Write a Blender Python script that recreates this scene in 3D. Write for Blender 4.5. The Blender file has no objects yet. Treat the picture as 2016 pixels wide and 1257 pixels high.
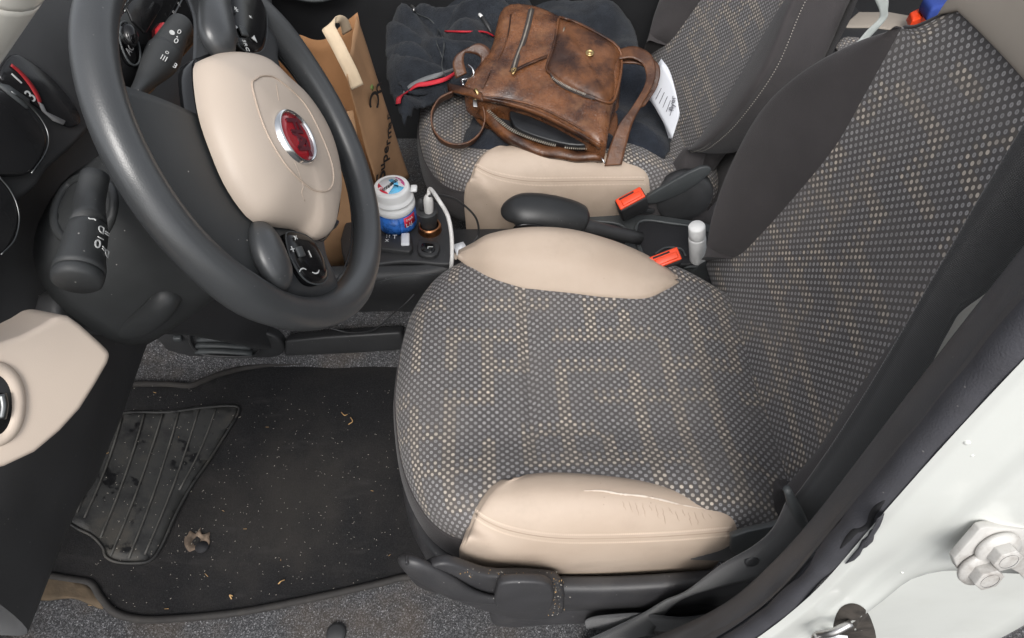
import bpy, bmesh, math, random
from mathutils import Vector as V, Matrix, noise as mnoise
random.seed(7)
SC = bpy.context.scene
COL = SC.collection

# ------------------------------------------------------------------ camera
CAM = V((-.1618, -.6134, 1.1736))
FPX, PW, PH = 1360.7, 2016.0, 1257.0
_p, _r, _y = math.radians(-50.293), math.radians(1.684), math.radians(3.314)
_f = V((math.sin(_y)*math.cos(_p), math.cos(_y)*math.cos(_p), math.sin(_p)))
_R = V((math.cos(_y), -math.sin(_y), 0)); _U = _R.cross(_f)
CR_ = _R*math.cos(_r) + _U*math.sin(_r)
CU_ = _U*math.cos(_r) - _R*math.sin(_r)
def ray(px, py): return _f + CR_*((px-PW/2)/FPX) - CU_*((py-PH/2)/FPX)
def P(ax, v, px, py):                      # photo measurement -> point on a plane of the car
    d = ray(px, py); k = 'xyz'.index(ax)
    return CAM + d*((v-CAM[k])/d[k])
def PP(o, n, px, py):
    d = ray(px, py); return CAM + d*((V(o)-CAM).dot(n)/d.dot(n))
def ztoe(x): return 0.0 if x > -.66 else .5*(-.66-x)
def PF(px, py, h=.012):                    # on the car floor
    z = h
    for _ in range(30):
        q = P('z', z, px, py); z = .5*z + .5*(ztoe(q.x)+h)
    return P('z', z, px, py)

# ------------------------------------------------------------------ curves
def cr(pts, k=6, closed=False):
    pts = [V(p) for p in pts]; n = len(pts); out = []
    for i in range(n if closed else n-1):
        if closed: a, b, c, d = pts[i-1], pts[i], pts[(i+1) % n], pts[(i+2) % n]
        else:
            b, c = pts[i], pts[i+1]
            a = pts[i-1] if i else b*2-c
            d = pts[i+2] if i+2 < n else c*2-b
        for j in range(k):
            t = j/k
            out.append(.5*((2*b)+(c-a)*t+(2*a-5*b+4*c-d)*t*t+(3*b-a-3*c+d)*t**3))
    if not closed: out.append(pts[-1].copy())
    return out
def resample(pts, n, closed=False):
    q = list(pts)+([pts[0]] if closed else [])
    L = [0]
    for a, b in zip(q, q[1:]): L.append(L[-1]+(b-a).length)
    out = []; j = 0; m = n if closed else n-1
    for i in range(n):
        s = L[-1]*i/m
        while j < len(q)-2 and L[j+1] < s: j += 1
        d = L[j+1]-L[j]
        out.append(q[j].lerp(q[j+1], 0 if d < 1e-9 else min(1, (s-L[j])/d)))
    return out
def sm(a, b, x):
    t = max(0, min(1, (x-a)/(b-a))); return t*t*(3-2*t)
def interp(tab, x):
    if x <= tab[0][0]: return tab[0][1]
    for (a, p), (b, q) in zip(tab, tab[1:]):
        if x <= b: return p+(q-p)*(x-a)/(b-a)
    return tab[-1][1]

# ------------------------------------------------------------------ objects
def tag(o, label=None, cat=None, group=None, kind=None):
    for k, v in (('label', label), ('category', cat), ('group', group), ('kind', kind)):
        if v: o[k] = v
    return o
def thing(name, loc, label, cat, group=None):
    o = bpy.data.objects.new(name, None); COL.objects.link(o)
    o.location = V(loc); o.empty_display_size = .02
    o['_loc'] = list(V(loc)); tag(o, label, cat, group)
    return o
def world_loc(o):
    return V(o['_loc']) if '_loc' in o else V((0, 0, 0))
def link(o, parent):
    COL.objects.link(o)
    if parent:
        o.parent = parent
        if '_loc' in parent: o.matrix_parent_inverse = Matrix.Translation(V(parent['_loc'])).inverted()
    return o
def mesh(name, vs, fs, mat, parent=None, uv=None, smooth=True, mats=None):
    me = bpy.data.meshes.new(name); me.from_pydata([tuple(v) for v in vs], [], fs)
    for m in (mats or [mat]): me.materials.append(m)
    if uv:
        lay = me.uv_layers.new(name='UVMap')
        for l in me.loops: lay.data[l.index].uv = uv[l.vertex_index]
    if smooth:
        for p in me.polygons: p.use_smooth = True
    me.update()
    return link(bpy.data.objects.new(name, me), parent)
def mod(o, kind, **kw):
    m = o.modifiers.new(kind, kind)
    for k, v in kw.items(): setattr(m, k, v)
    return o
def solid(o, t, off=-1): return mod(o, 'SOLIDIFY', thickness=t, offset=off)
def bevel(o, w, s=2, ang=30): return mod(o, 'BEVEL', width=w, segments=s, limit_method='ANGLE', angle_limit=math.radians(ang), harden_normals=False)
def fixn(o):
    bm = bmesh.new(); bm.from_mesh(o.data); bmesh.ops.recalc_face_normals(bm, faces=bm.faces); bm.to_mesh(o.data); bm.free(); return o
def grid(name, rows, mat, parent=None, ku=1, kv=1, cu=False, cv=False, thick=0, off=-1, uvs=1.0, fn=None, uvo=(0, 0), flip=False, capf=False):
    """rows of points -> smooth surface; ku refines along a row, kv across rows; cu/cv closed"""
    R = [cr(r, ku, cu) if ku > 1 else [V(p) for p in r] for r in rows]
    if kv > 1:
        cols = [cr([r[j] for r in R], kv, cv) for j in range(len(R[0]))]
        R = [[c[i] for c in cols] for i in range(len(cols[0]))]
    if fn: R = [[fn(p, i/(len(R)-1), j/(len(R[0])-1)) for j, p in enumerate(r)] for i, r in enumerate(R)]
    nr, nc = len(R), len(R[0]); vs = [p for r in R for p in r]; fs = []
    for i in range(nr if cv else nr-1):
        for j in range(nc if cu else nc-1):
            a, b = i*nc+j, i*nc+(j+1) % nc; c, d = ((i+1) % nr)*nc+(j+1) % nc, ((i+1) % nr)*nc+j
            fs.append((a, d, c, b) if flip else (a, b, c, d))
    if capf:
        fs.append(tuple(range(nc))); fs.append(tuple((nr-1)*nc+j for j in range(nc)))
    uu = [0]*nr; uv = []
    mid = nc//2; vv = [0]
    for i in range(1, nr): vv.append(vv[-1]+(R[i][mid]-R[i-1][mid]).length)
    for i in range(nr):
        L = [0]
        for j in range(1, nc): L.append(L[-1]+(R[i][j]-R[i][j-1]).length)
        m = L[mid]
        for j in range(nc): uv.append(((L[j]-m)*uvs+uvo[0], vv[i]*uvs+uvo[1]))
    if thick and not (cu or cv):
        sgn = sum((vs[f[1]]-vs[f[0]]).cross(vs[f[2]]-vs[f[0]]).dot(CAM-vs[f[0]]) for f in fs)
        if sgn < 0: fs = [tuple(reversed(f)) for f in fs]
    o = mesh(name, vs, fs, mat, parent, uv)
    if capf: fixn(o)
    if thick: solid(o, thick, off)
    return o
def tube(name, pts, r, mat, parent=None, k=6, n=10, closed=False, flat=None, cap=True):
    """swept round tube; r number or list per control point; flat=(axis, scale) squashes"""
    pts = [V(p) for p in pts]; rr = r if isinstance(r, (list, tuple)) else [r]*len(pts)
    c = cr(pts, k, closed) if k > 1 else pts
    rads = [q.x for q in (cr([V((x, 0, 0)) for x in rr], k, closed) if k > 1 else [V((x, 0, 0)) for x in rr])]
    N = len(c); rows = []; up = None
    for i, p in enumerate(c):
        t = (c[(i+1) % N]-c[i-1]) if closed else (c[min(i+1, N-1)]-c[max(i-1, 0)])
        t.normalize()
        if up is None:
            up = V((0, 0, 1)) if abs(t.z) < .9 else V((1, 0, 0))
        a = t.cross(up).normalized(); b = a.cross(t).normalized(); up = b
        row = []
        for j in range(n):
            w = 2*math.pi*j/n; d = (a*math.cos(w)+b*math.sin(w))*max(rads[i], 1e-5)
            if flat: d = d-flat[0]*(d.dot(flat[0])*(1-flat[1]))
            row.append(p+d)
        rows.append(row)
    return grid(name, rows, mat, parent, cu=True, cv=closed, capf=cap and not closed)
def ribbon(name, pts, wdirs, w, mat, parent=None, k=8, thick=.0014, nw=5):
    pts = [V(p) for p in pts]; wd = [V(d) for d in wdirs]
    ww = w if isinstance(w, (list, tuple)) else [w]*len(pts)
    c = cr(pts, k); d = cr(wd, k); q = [x.x for x in cr([V((x, 0, 0)) for x in ww], k)]
    rows = [[p+e.normalized()*(x*(j/(nw-1)-.5)) for j in range(nw)] for p, e, x in zip(c, d, q)]
    return grid(name, rows, mat, parent, thick=thick, off=0)
def slab(name, pts, n, t, mat, parent=None, bev=.003, seg=3, k=0, smooth=True):
    """flat or nearly flat outline extruded by t along -n"""
    q = cr(pts, k, True) if k else [V(p) for p in pts]
    n = V(n).normalized(); N = len(q)
    vs = q+[p-n*t for p in q]
    fs = [tuple(range(N)), tuple(reversed(range(N, 2*N)))]+[(i, i+N, (i+1) % N+N, (i+1) % N) for i in range(N)]
    o = mesh(name, vs, fs, mat, parent, smooth=smooth); fixn(o)
    if bev: bevel(o, bev, seg, 35)
    return o
def dome(name, outline, n, h, mat, parent=None, rings=12, k=5, power=2.0, base=0.0, skirt=0.0, fn=None):
    """pillow on an outline: height profile (1-r^power)^(1/2)"""
    q = resample(cr(outline, k, True), 72, True); n = V(n).normalized()
    c = sum(q, V((0, 0, 0)))/len(q); N = len(q); vs = []; fs = []
    if skirt: vs += [p-n*skirt for p in q]
    for i in range(rings+1):
        r = 1-i/rings; r = math.sin(r*math.pi/2)
        for p in q:
            x = c+(p-c)*r if i < rings else c+(p-c)*.001
            x = x+n*(base+h*math.sqrt(max(0, 1-r**power)))
            vs.append(fn(x, r) if fn else x)
    M = len(vs)//N
    for i in range(M-1):
        for j in range(N): fs.append((i*N+j, i*N+(j+1) % N, (i+1)*N+(j+1) % N, (i+1)*N+j))
    fs.append(tuple((M-1)*N+j for j in range(N)))
    o = mesh(name, vs, fs, mat, parent, uv=[((p-c).x, (p-c).y) for p in vs]); fixn(o); return o
def frame(n, up=V((0, 0, 1))):
    n = V(n).normalized(); r = V(up).cross(n).normalized(); u = n.cross(r)
    return r, u, n
def rbox(name, c, r, u, n, sx, sy, sz, mat, parent=None, bev=.003, seg=3):
    bm = bmesh.new(); bmesh.ops.create_cube(bm, size=1)
    M = Matrix(((r.x*sx, u.x*sy, n.x*sz, c.x), (r.y*sx, u.y*sy, n.y*sz, c.y), (r.z*sx, u.z*sy, n.z*sz, c.z), (0, 0, 0, 1)))
    bmesh.ops.transform(bm, matrix=M, verts=bm.verts); bmesh.ops.recalc_face_normals(bm, faces=bm.faces)
    if bev: bmesh.ops.bevel(bm, geom=bm.edges[:], offset=bev, segments=seg, affect='EDGES', profile=.5, clamp_overlap=True)
    me = bpy.data.meshes.new(name); bm.to_mesh(me); bm.free(); me.materials.append(mat)
    for p in me.polygons: p.use_smooth = True
    return link(bpy.data.objects.new(name, me), parent)
def lathe(name, prof, c, axis, mat, parent=None, n=40, k=1, cap=True):
    r, u, a = frame(axis, V((0, 1, 0)) if abs(V(axis).normalized().y) < .9 else V((1, 0, 0)))
    pr = [(p.x, p.y) for p in cr([V((x, y, 0)) for x, y in prof], k)] if k > 1 else prof
    rows = [[V(c)+a*h+(r*math.cos(2*math.pi*j/n)+u*math.sin(2*math.pi*j/n))*max(q, 1e-5) for j in range(n)] for q, h in pr]
    return grid(name, rows, mat, parent, cu=True, capf=cap)
def ell(c, a, b, n=24, p=2.0):
    out = []
    for i in range(n):
        t = 2*math.pi*i/n; ct, st = math.cos(t), math.sin(t)
        out.append(V(c)+V(a)*math.copysign(abs(ct)**(2/p), ct)+V(b)*math.copysign(abs(st)**(2/p), st))
    return out
def txt(name, s, loc, right, up, size, mat, parent=None, ext=.0003, shear=0, bold=0):
    cu = bpy.data.curves.new(name, 'FONT'); cu.body = s; cu.size = size; cu.align_x = 'CENTER'; cu.align_y = 'CENTER'
    cu.extrude = ext; cu.shear = shear; cu.offset = bold; cu.materials.append(mat); cu.resolution_u = 4
    r = V(right).normalized(); n = r.cross(V(up)).normalized(); u = n.cross(r)
    tmp = bpy.data.objects.new(name, cu); COL.objects.link(tmp)
    dg = bpy.context.evaluated_depsgraph_get(); me = bpy.data.meshes.new_from_object(tmp.evaluated_get(dg))
    bpy.data.objects.remove(tmp); bpy.data.curves.remove(cu)
    M = Matrix(((r.x, u.x, n.x, loc[0]), (r.y, u.y, n.y, loc[1]), (r.z, u.z, n.z, loc[2]), (0, 0, 0, 1)))
    me.transform(M); me.name = name
    if not me.materials: me.materials.append(mat)
    return link(bpy.data.objects.new(name, me), parent)

# ------------------------------------------------------------------ materials
class NT:
    def __init__(s, m): s.t = m.node_tree; s.l = s.t.links
    def n(s, kind, **kw):
        x = s.t.nodes.new(kind)
        for k, v in kw.items(): setattr(x, k, v)
        return x
    def put(s, sock, v):
        if hasattr(v, 'is_linked') or hasattr(v, 'links'): s.l.new(v, sock)
        else: sock.default_value = v
    def m(s, op, a, b=0.0, c=0.0):
        x = s.n('ShaderNodeMath', operation=op)
        s.put(x.inputs[0], a); s.put(x.inputs[1], b); s.put(x.inputs[2], c)
        return x.outputs[0]
    def mix(s, f, a, b):
        x = s.n('ShaderNodeMix', data_type='RGBA')
        s.put(x.inputs[0], f)
        s.put(x.inputs[6], a if not isinstance(a, tuple) else (*a, 1)); s.put(x.inputs[7], b if not isinstance(b, tuple) else (*b, 1))
        return x.outputs[2]
    def ramp(s, f, lo, hi, a=0.0, b=1.0):
        x = s.n('ShaderNodeMapRange'); x.interpolation_type = 'SMOOTHSTEP'
        s.put(x.inputs[0], f); x.inputs[1].default_value = lo; x.inputs[2].default_value = hi
        x.inputs[3].default_value = a; x.inputs[4].default_value = b
        return x.outputs[0]
    def noise(s, vec, scale, detail=3, rough=.5):
        x = s.n('ShaderNodeTexNoise'); s.l.new(vec, x.inputs['Vector'])
        x.inputs['Scale'].default_value = scale; x.inputs['Detail'].default_value = detail; x.inputs['Roughness'].default_value = rough
        return x.outputs[0]
    def vor(s, vec, scale, feat='F1', out=0):
        x = s.n('ShaderNodeTexVoronoi', feature=feat); s.l.new(vec, x.inputs['Vector']); x.inputs['Scale'].default_value = scale
        return x.outputs[out]
    def co(s, w='Object'): return s.n('ShaderNodeTexCoord').outputs[w]
    def bump(s, h, st=.3, d=.001):
        x = s.n('ShaderNodeBump'); s.l.new(h, x.inputs['Height']); x.inputs['Strength'].default_value = st; x.inputs['Distance'].default_value = d
        return x.outputs[0]
MATS = {}
def base(name, col, rough=.5, metal=0, spec=.5, sheen=0, coat=0):
    m = bpy.data.materials.new(name); m.use_nodes = True; b = m.node_tree.nodes['Principled BSDF']
    b.inputs['Base Color'].default_value = (*col, 1); b.inputs['Roughness'].default_value = rough; b.inputs['Metallic'].default_value = metal
    b.inputs['Specular IOR Level'].default_value = spec
    if sheen: b.inputs['Sheen Weight'].default_value = sheen; b.inputs['Sheen Roughness'].default_value = .5
    if coat: b.inputs['Coat Weight'].default_value = coat; b.inputs['Coat Roughness'].default_value = .08
    m.diffuse_color = (*col, 1)
    return m, NT(m), b
def surf(name, col, rough=.5, grain=1200, gb=.12, var=.12, vscale=9, dust=0, dcol=(.35, .33, .3), metal=0, spec=.5, sheen=0, coat=0, gd=.0006, specks=0, rvar=.08):
    """general worn surface: tone variation, fine grain bump, dusty bloom and specks"""
    rvar = min(rvar, rough*.16)
    m, t, b = base(name, col, rough, metal, spec, sheen, coat); c = t.co()
    n1 = t.noise(c, vscale, 4, .55); n2 = t.noise(c, grain, 2)
    f = t.ramp(n1, .3, .7, 0, 1)
    out = t.mix(f, tuple(x*(1-var) for x in col), tuple(min(1, x*(1+var)) for x in col))
    if dust:
        d = t.m('MULTIPLY', t.ramp(t.noise(c, vscale*1.7, 5, .65), .45, .75), dust); out = t.mix(d, out, dcol)
    if specks:
        v = t.vor(c, 130); s = t.ramp(v, .10, .06); k = t.ramp(t.noise(c, 37, 1), .56, .62)
        out = t.mix(t.m('MULTIPLY', t.m('MULTIPLY', s, k), specks), out, (.5, .48, .45))
    t.l.new(out, b.inputs['Base Color'])
    t.l.new(t.m('ADD', t.m('MULTIPLY', t.m('SUBTRACT', n1, .5), rvar*4), rough), b.inputs['Roughness'])
    if gb: t.l.new(t.bump(n2, gb, gd), b.inputs['Normal'])
    return m
def fabric(name):
    m, t, b = base(name, (.06, .06, .062), .85, sheen=.1)
    uv = t.n('ShaderNodeUVMap'); uv.uv_map = 'UVMap'
    s = t.n('ShaderNodeSeparateXYZ'); t.l.new(uv.outputs[0], s.inputs[0])
    A, B = .0062, .0118
    a = t.m('DIVIDE', s.outputs[0], A); bb0 = t.m('DIVIDE', s.outputs[1], B)
    col = t.m('FLOOR', a); par = t.m('FLOORED_MODULO', col, 2)
    bb = t.m('ADD', bb0, t.m('MULTIPLY', par, .5)); row = t.m('FLOOR', bb)
    lx = t.m('MULTIPLY', t.m('SUBTRACT', t.m('SUBTRACT', a, col), .5), A)
    ly = t.m('MULTIPLY', t.m('SUBTRACT', t.m('SUBTRACT', bb, row), .5), B)
    d = t.m('SQRT', t.m('ADD', t.m('MULTIPLY', lx, lx), t.m('MULTIPLY', ly, ly)))
    dot = t.ramp(d, .0029, .0022)
    core = t.ramp(d, .0013, .0005)
    mc = t.m('FLOOR', t.m('DIVIDE', col, 9)); mr = t.m('FLOOR', t.m('DIVIDE', row, 5))
    inc = t.m('LESS_THAN', t.m('FLOORED_MODULO', col, 9), 2.5); inr = t.m('LESS_THAN', t.m('FLOORED_MODULO', row, 5), t.m('SUBTRACT', 1.5, par))
    def rnd(k):
        cx = t.n('ShaderNodeCombineXYZ'); t.l.new(mc, cx.inputs[0]); t.l.new(mr, cx.inputs[1]); cx.inputs[2].default_value = k
        w = t.n('ShaderNodeTexWhiteNoise', noise_dimensions='3D'); t.l.new(cx.outputs[0], w.inputs[0]); return w.outputs[0]
    be = t.m('MAXIMUM', t.m('MULTIPLY', inc, t.m('GREATER_THAN', rnd(3.3), .38)), t.m('MULTIPLY', inr, t.m('GREATER_THAN', rnd(8.7), .52)))
    c = t.co()
    cell = t.n('ShaderNodeCombineXYZ'); t.l.new(col, cell.inputs[0]); t.l.new(row, cell.inputs[1])
    w = t.n('ShaderNodeTexWhiteNoise', noise_dimensions='3D'); t.l.new(cell.outputs[0], w.inputs[0])
    grey = t.mix(t.m('MULTIPLY', core, .55), (.315, .305, .305), (.13, .125, .125))
    dc = t.mix(t.m('MULTIPLY', be, t.m('ADD', .62, t.m('MULTIPLY', w.outputs[0], .38))), grey, (.53, .465, .395))
    jit = t.m('ADD', t.m('MULTIPLY', w.outputs[0], .3), .8)
    hs = t.n('ShaderNodeHueSaturation'); t.l.new(dc, hs.inputs['Color']); t.l.new(jit, hs.inputs['Value'])
    bg = t.mix(be, (.076, .071, .071), (.088, .077, .069))
    fin = t.mix(dot, bg, hs.outputs[0])
    wear = t.ramp(t.noise(c, 7, 5, .62), .33, .72, 0, .34)
    fin = t.mix(wear, fin, (.165, .15, .14))
    t.l.new(fin, b.inputs['Base Color'])
    h = t.m('ADD', t.m('MULTIPLY', dot, .6), t.m('MULTIPLY', t.noise(c, 1500, 2), .5))
    t.l.new(t.bump(h, .45, .0007), b.inputs['Normal'])
    return m
FABRIC = fabric('seat_fabric')
KNIT = surf('charcoal_seat_cloth', (.040, .0355, .0365), .92, 900, .55, .14, 12, dust=.05, dcol=(.12, .11, .105), sheen=.12, gd=.0012)
CREAMW = surf('cream_white_paint', (.80, .77, .69), .3, 700, .02, .02, 5, coat=.4)
def leatherette():
    m, t, b = base('beige_leatherette', (.48, .385, .305), .46, spec=.4); c = t.co()
    n = t.noise(c, 7, 5, .6); st = t.ramp(t.noise(c, 15, 5, .65), .52, .74)
    col = t.mix(t.ramp(n, .3, .7), (.455, .36, .283), (.50, .405, .325))
    col = t.mix(t.m('MULTIPLY', st, .30), col, (.36, .285, .225))
    k = t.ramp(t.vor(c, 95), .09, .05); k = t.m('MULTIPLY', k, t.ramp(t.noise(c, 23, 2), .58, .64)); col = t.mix(t.m('MULTIPLY', k, .6), col, (.20, .15, .115))
    t.l.new(col, b.inputs['Base Color'])
    g = t.vor(c, 620, 'DISTANCE_TO_EDGE'); h = t.m('ADD', t.m('MULTIPLY', t.ramp(g, 0, .16), .5), t.m('MULTIPLY', t.noise(c, 38, 4, .6), 2.2))
    t.l.new(t.bump(h, .28, .0012), b.inputs['Normal']); t.l.new(t.ramp(n, .3, .7, .40, .54), b.inputs['Roughness']); return m
LEATH = leatherette()
RIBM = surf('rib_edge', (.060, .058, .053), .7, 500, .4, .3, 30)
STITCH = surf('beige_thread', (.66, .55, .45), .8, 900, .1)
GSTITCH = surf('grey_thread', (.30, .28, .25), .8, 900, .1)
TORN = surf('torn_backing_cloth', (.68, .60, .52), .9, 900, .3)
CREASE = surf('leather_crease', (.34, .262, .20), .7, 900, .1)
BPLAS = surf('beige_plastic', (.53, .445, .37), .45, 1500, .12, .03, 7, spec=.4)
TOPB = surf('taupe_seat_top', (.30, .265, .225), .8, 1500, .2, .05, 7)
GRIPM = surf('grip_rubber', (.021, .022, .023), .42, 900, .3, .1, 20, specks=.2)
PLAS = surf('black_plastic', (.031, .0315, .033), .47, 1100, .35, .15, 14, specks=.5, dust=.12, dcol=(.06, .058, .055))
SHROUD = surf('grey_black_plastic', (.036, .038, .039), .5, 1100, .3, .12, 14, specks=.8, dust=.1, dcol=(.07, .07, .068))
DASHM = surf('dash_plastic', (.048, .0485, .050), .55, 1100, .3, .12, 10, specks=.35)
SHIELD = surf('seat_shield_plastic', (.038, .0375, .040), .44, 900, .4, .14, 14, specks=.7, dust=.22, dcol=(.085, .08, .075))
GLOSS = surf('gloss_black', (.006, .006, .0065), .12, 1000, 0, .1, 10)
SCREEN = surf('smoked_panel', (.018, .018, .019), .18, 1000, 0, .1, 10)
WHEELM = surf('wheel_polyurethane', (.046, .0485, .051), .34, 900, .22, .1, 11, spec=.8, specks=.15, rvar=.05)
CHROME = base('chrome', (.75, .76, .77), .12, 1)[0]
STEEL = surf('dull_steel', (.45, .44, .43), .38, 600, .1, .1, 20, metal=1)
SATIN = surf('satin_metal_edge', (.17, .175, .175), .3, 600, 0, .1, 20, metal=1)
BRASS = surf('worn_brass', (.50, .36, .17), .35, 500, .1, .15, 60, metal=1)
REDBADGE = surf('red_badge', (.34, .012, .02), .14, 600, 0, .12, 40, coat=.6)
BADGETXT = surf('dark_badge_letter', (.085, .012, .02), .3, 600, 0)
REDBTN = surf('orange_red_button', (.80, .062, .012), .42, 900, .1, .05, 30)
REDP = surf('red_plastic', (.36, .02, .025), .35, 900, .05)
MARK = surf('white_marking', (.62, .63, .62), .6, 800, 0, .03)
GREYMARK = surf('grey_marking', (.22, .22, .22), .6, 800, 0, .03)
WHITEP = surf('white_plastic', (.80, .80, .79), .35, 900, .05, .02, 12)
CREAMP = surf('off_white_cable', (.62, .61, .59), .45, 900, .05, .03, 12)
PAINT = surf('white_car_paint', (.71, .725, .69), .24, 700, .02, .03, 5, dust=.16, dcol=(.50, .49, .44), coat=.5, specks=.0)
HINGEP = surf('painted_hinge', (.50, .488, .465), .38, 500, .06, .08, 30, dust=.75, dcol=(.20, .165, .14), specks=.4)
RUBBER = surf('rubber_seal', (.055, .055, .064), .8, 700, .7, .15, 20, specks=.25, dust=.15, dcol=(.06, .058, .058))
TRIMP = surf('pillar_trim', (.075, .075, .079), .6, 700, .45, .1, 20, specks=.2)
def webbing():
    m, t, b = base('belt_webbing', (.02, .02, .022), .62, sheen=.25)
    uv = t.n('ShaderNodeUVMap'); uv.uv_map = 'UVMap'; s = t.n('ShaderNodeSeparateXYZ'); t.l.new(uv.outputs[0], s.inputs[0])
    a = t.m('SINE', t.m('MULTIPLY', s.outputs[0], 3600)); q = t.m('SINE', t.m('MULTIPLY', s.outputs[1], 1800))
    h = t.m('MULTIPLY', a, q)
    n = t.noise(t.co(), 16, 3)
    t.l.new(t.mix(n, (.026, .026, .028), (.048, .049, .053)), b.inputs['Base Color'])
    t.l.new(t.bump(h, .5, .0006), b.inputs['Normal']); return m
WEB = webbing()
GWEB = surf('pale_strap', (.42, .45, .43), .6, 900, .3, .1, 20)
def carpetmat(name, dark, light, speck, dirt=.0, dirtcol=(.11, .08, .055)):
    m, t, b = base(name, dark, .95, sheen=.1); c = t.co()
    v = t.vor(c, 640, 'F1', 1)
    s = t.n('ShaderNodeSeparateColor'); t.l.new(v, s.inputs[0])
    f = t.ramp(s.outputs[0], .35, 1.0)
    col = t.mix(f, dark, light)
    col = t.mix(t.m('MULTIPLY', t.ramp(s.outputs[1], 1-speck, 1.0), .9), col, tuple(min(1, x*2.6) for x in light))
    big = t.ramp(t.noise(c, 9, 4, .6), .42, .72)
    col = t.mix(t.m('MULTIPLY', big, dirt), col, dirtcol)
    t.l.new(col, b.inputs['Base Color'])
    h = t.m('ADD', t.noise(c, 420, 3, .7), t.m('MULTIPLY', t.noise(c, 60, 3), .7))
    t.l.new(t.bump(h, .9, .0025), b.inputs['Normal']); return m
CARPET = carpetmat('grey_carpet', (.034, .034, .037), (.125, .125, .13), .10, .4)
def matmat():
    m, t, b = base('mat_pile', (.009, .009, .010), .97); c = t.co()
    col = t.mix(t.ramp(t.noise(c, 420, 2), .35, .7), (.004, .004, .005), (.013, .0128, .014))
    col = t.mix(t.m('MULTIPLY', t.ramp(t.noise(c, 6.5, 5, .6), .42, .74), .55), col, (.027, .024, .022))
    gp = t.n('ShaderNodeVectorMath', operation='DISTANCE'); t.l.new(c, gp.inputs[0]); gp.inputs[1].default_value = tuple(PF(560, 985))
    dd = t.m('ADD', gp.outputs['Value'], t.m('MULTIPLY', t.m('SUBTRACT', t.noise(c, 12, 5, .65), .5), .30))
    col = t.mix(t.m('MULTIPLY', t.ramp(dd, .20, .02), .45), col, (.042, .037, .032))
    mp = t.n('ShaderNodeMapping'); t.l.new(c, mp.inputs[0]); mp.inputs['Rotation'].default_value = (0, 0, .5); mp.inputs['Scale'].default_value = (9, 30, 9)
    col = t.mix(t.m('MULTIPLY', t.ramp(t.noise(mp.outputs[0], 1.0, 4, .6), .56, .74), .6), col, (.034, .032, .031))
    v = t.vor(c, 240); k = t.m('MULTIPLY', t.ramp(v, .075, .045), t.ramp(t.noise(c, 31, 2), .52, .62))
    col = t.mix(t.m('MULTIPLY', k, .75), col, (.36, .34, .30))
    t.l.new(col, b.inputs['Base Color']); t.l.new(t.bump(t.noise(c, 700, 3, .7), .8, .002), b.inputs['Normal']); return m
MATP = matmat()
def heelmat():
    m, t, b = base('heel_rubber', (.02, .02, .02), .6); c = t.co()
    n = t.noise(c, 22, 5, .65)
    col = t.mix(t.ramp(n, .3, .55), (.011, .011, .0115), (.031, .031, .030))
    col = t.mix(t.m('MULTIPLY', t.ramp(t.noise(c, 11, 5, .7), .50, .72), .45), col, (.085, .072, .055))
    blot = t.ramp(t.noise(c, 26, 5, .6), .57, .64); col = t.mix(blot, col, (.006, .006, .0065))
    t.l.new(col, b.inputs['Base Color']); t.l.new(t.bump(t.noise(c, 500, 3), .4, .001), b.inputs['Normal'])
    t.l.new(t.ramp(blot, 0, 1, .6, .28), b.inputs['Roughness']); return m
HEEL = heelmat()
BIND = surf('mat_binding', (.022, .020, .019), .8, 700, .5, .2, 30, dust=.25, dcol=(.07, .06, .05))
def leather():
    m, t, b = base('brown_leather', (.16, .062, .022), .36, spec=.5); c = t.co()
    n = t.noise(c, 11, 5, .62); n2 = t.noise(c, 34, 4, .6)
    col = t.mix(t.ramp(n, .34, .66), (.040, .0135, .007), (.195, .074, .026))
    col = t.mix(t.m('MULTIPLY', t.ramp(n2, .5, .72), .45), col, (.28, .135, .06))
    v = t.vor(c, 330, 'DISTANCE_TO_EDGE')
    w = t.m('ADD', t.m('MULTIPLY', t.ramp(v, 0, .12), .35), t.m('MULTIPLY', t.noise(c, 45, 5, .65), 1.6))
    t.l.new(col, b.inputs['Base Color']); t.l.new(t.bump(w, .5, .004), b.inputs['Normal'])
    t.l.new(t.ramp(n2, .3, .7, .17, .40), b.inputs['Roughness']); b.inputs['Coat Weight'].default_value = .4; b.inputs['Coat Roughness'].default_value = .25; return m
LEA = leather()
def leather2(name, a, bcol, r0=.22, r1=.5, sc=12, spec=.5):
    m, t, b = base(name, a, .36, spec=spec); c = t.co()
    n = t.noise(c, sc, 4, .6); n2 = t.noise(c, 40, 4, .6)
    t.l.new(t.mix(t.ramp(n, .38, .62), a, bcol), b.inputs['Base Color'])
    t.l.new(t.bump(t.m('ADD', t.m('MULTIPLY', t.noise(c, 48, 5, .65), 1.4), t.m('MULTIPLY', t.noise(c, 700, 2), .2)), .45, .004), b.inputs['Normal'])
    t.l.new(t.ramp(n2, .3, .7, r0, r1), b.inputs['Roughness']); return m
LEAD = leather2('dark_worn_leather', (.030, .012, .007), (.15, .060, .024))
LEAS = leather2('strap_leather', (.060, .024, .012), (.135, .056, .024), .32, .5, 20)
ZIPT = surf('zip_tape', (.045, .035, .032), .8, 900, .4, .2, 40)
ZIPM = surf('zip_teeth', (.55, .50, .42), .4, 900, .1, .15, 90, metal=.8)
LINING = surf('dark_lining', (.012, .012, .014), .8, 900, .3)
WALLET = surf('black_wallet_leather', (.010, .011, .013), .38, 600, .5, .1, 30)
KRAFT = surf('kraft_paper', (.36, .205, .105), .75, 500, .25, .08, 20, dust=.25, dcol=(.27, .15, .075))
KRAFTIN = surf('kraft_paper_inside', (.33, .165, .072), .75, 500, .25, .06, 20)
KRAFTH = surf('paper_handle', (.62, .49, .34), .75, 400, .25, .06, 30)
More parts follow.
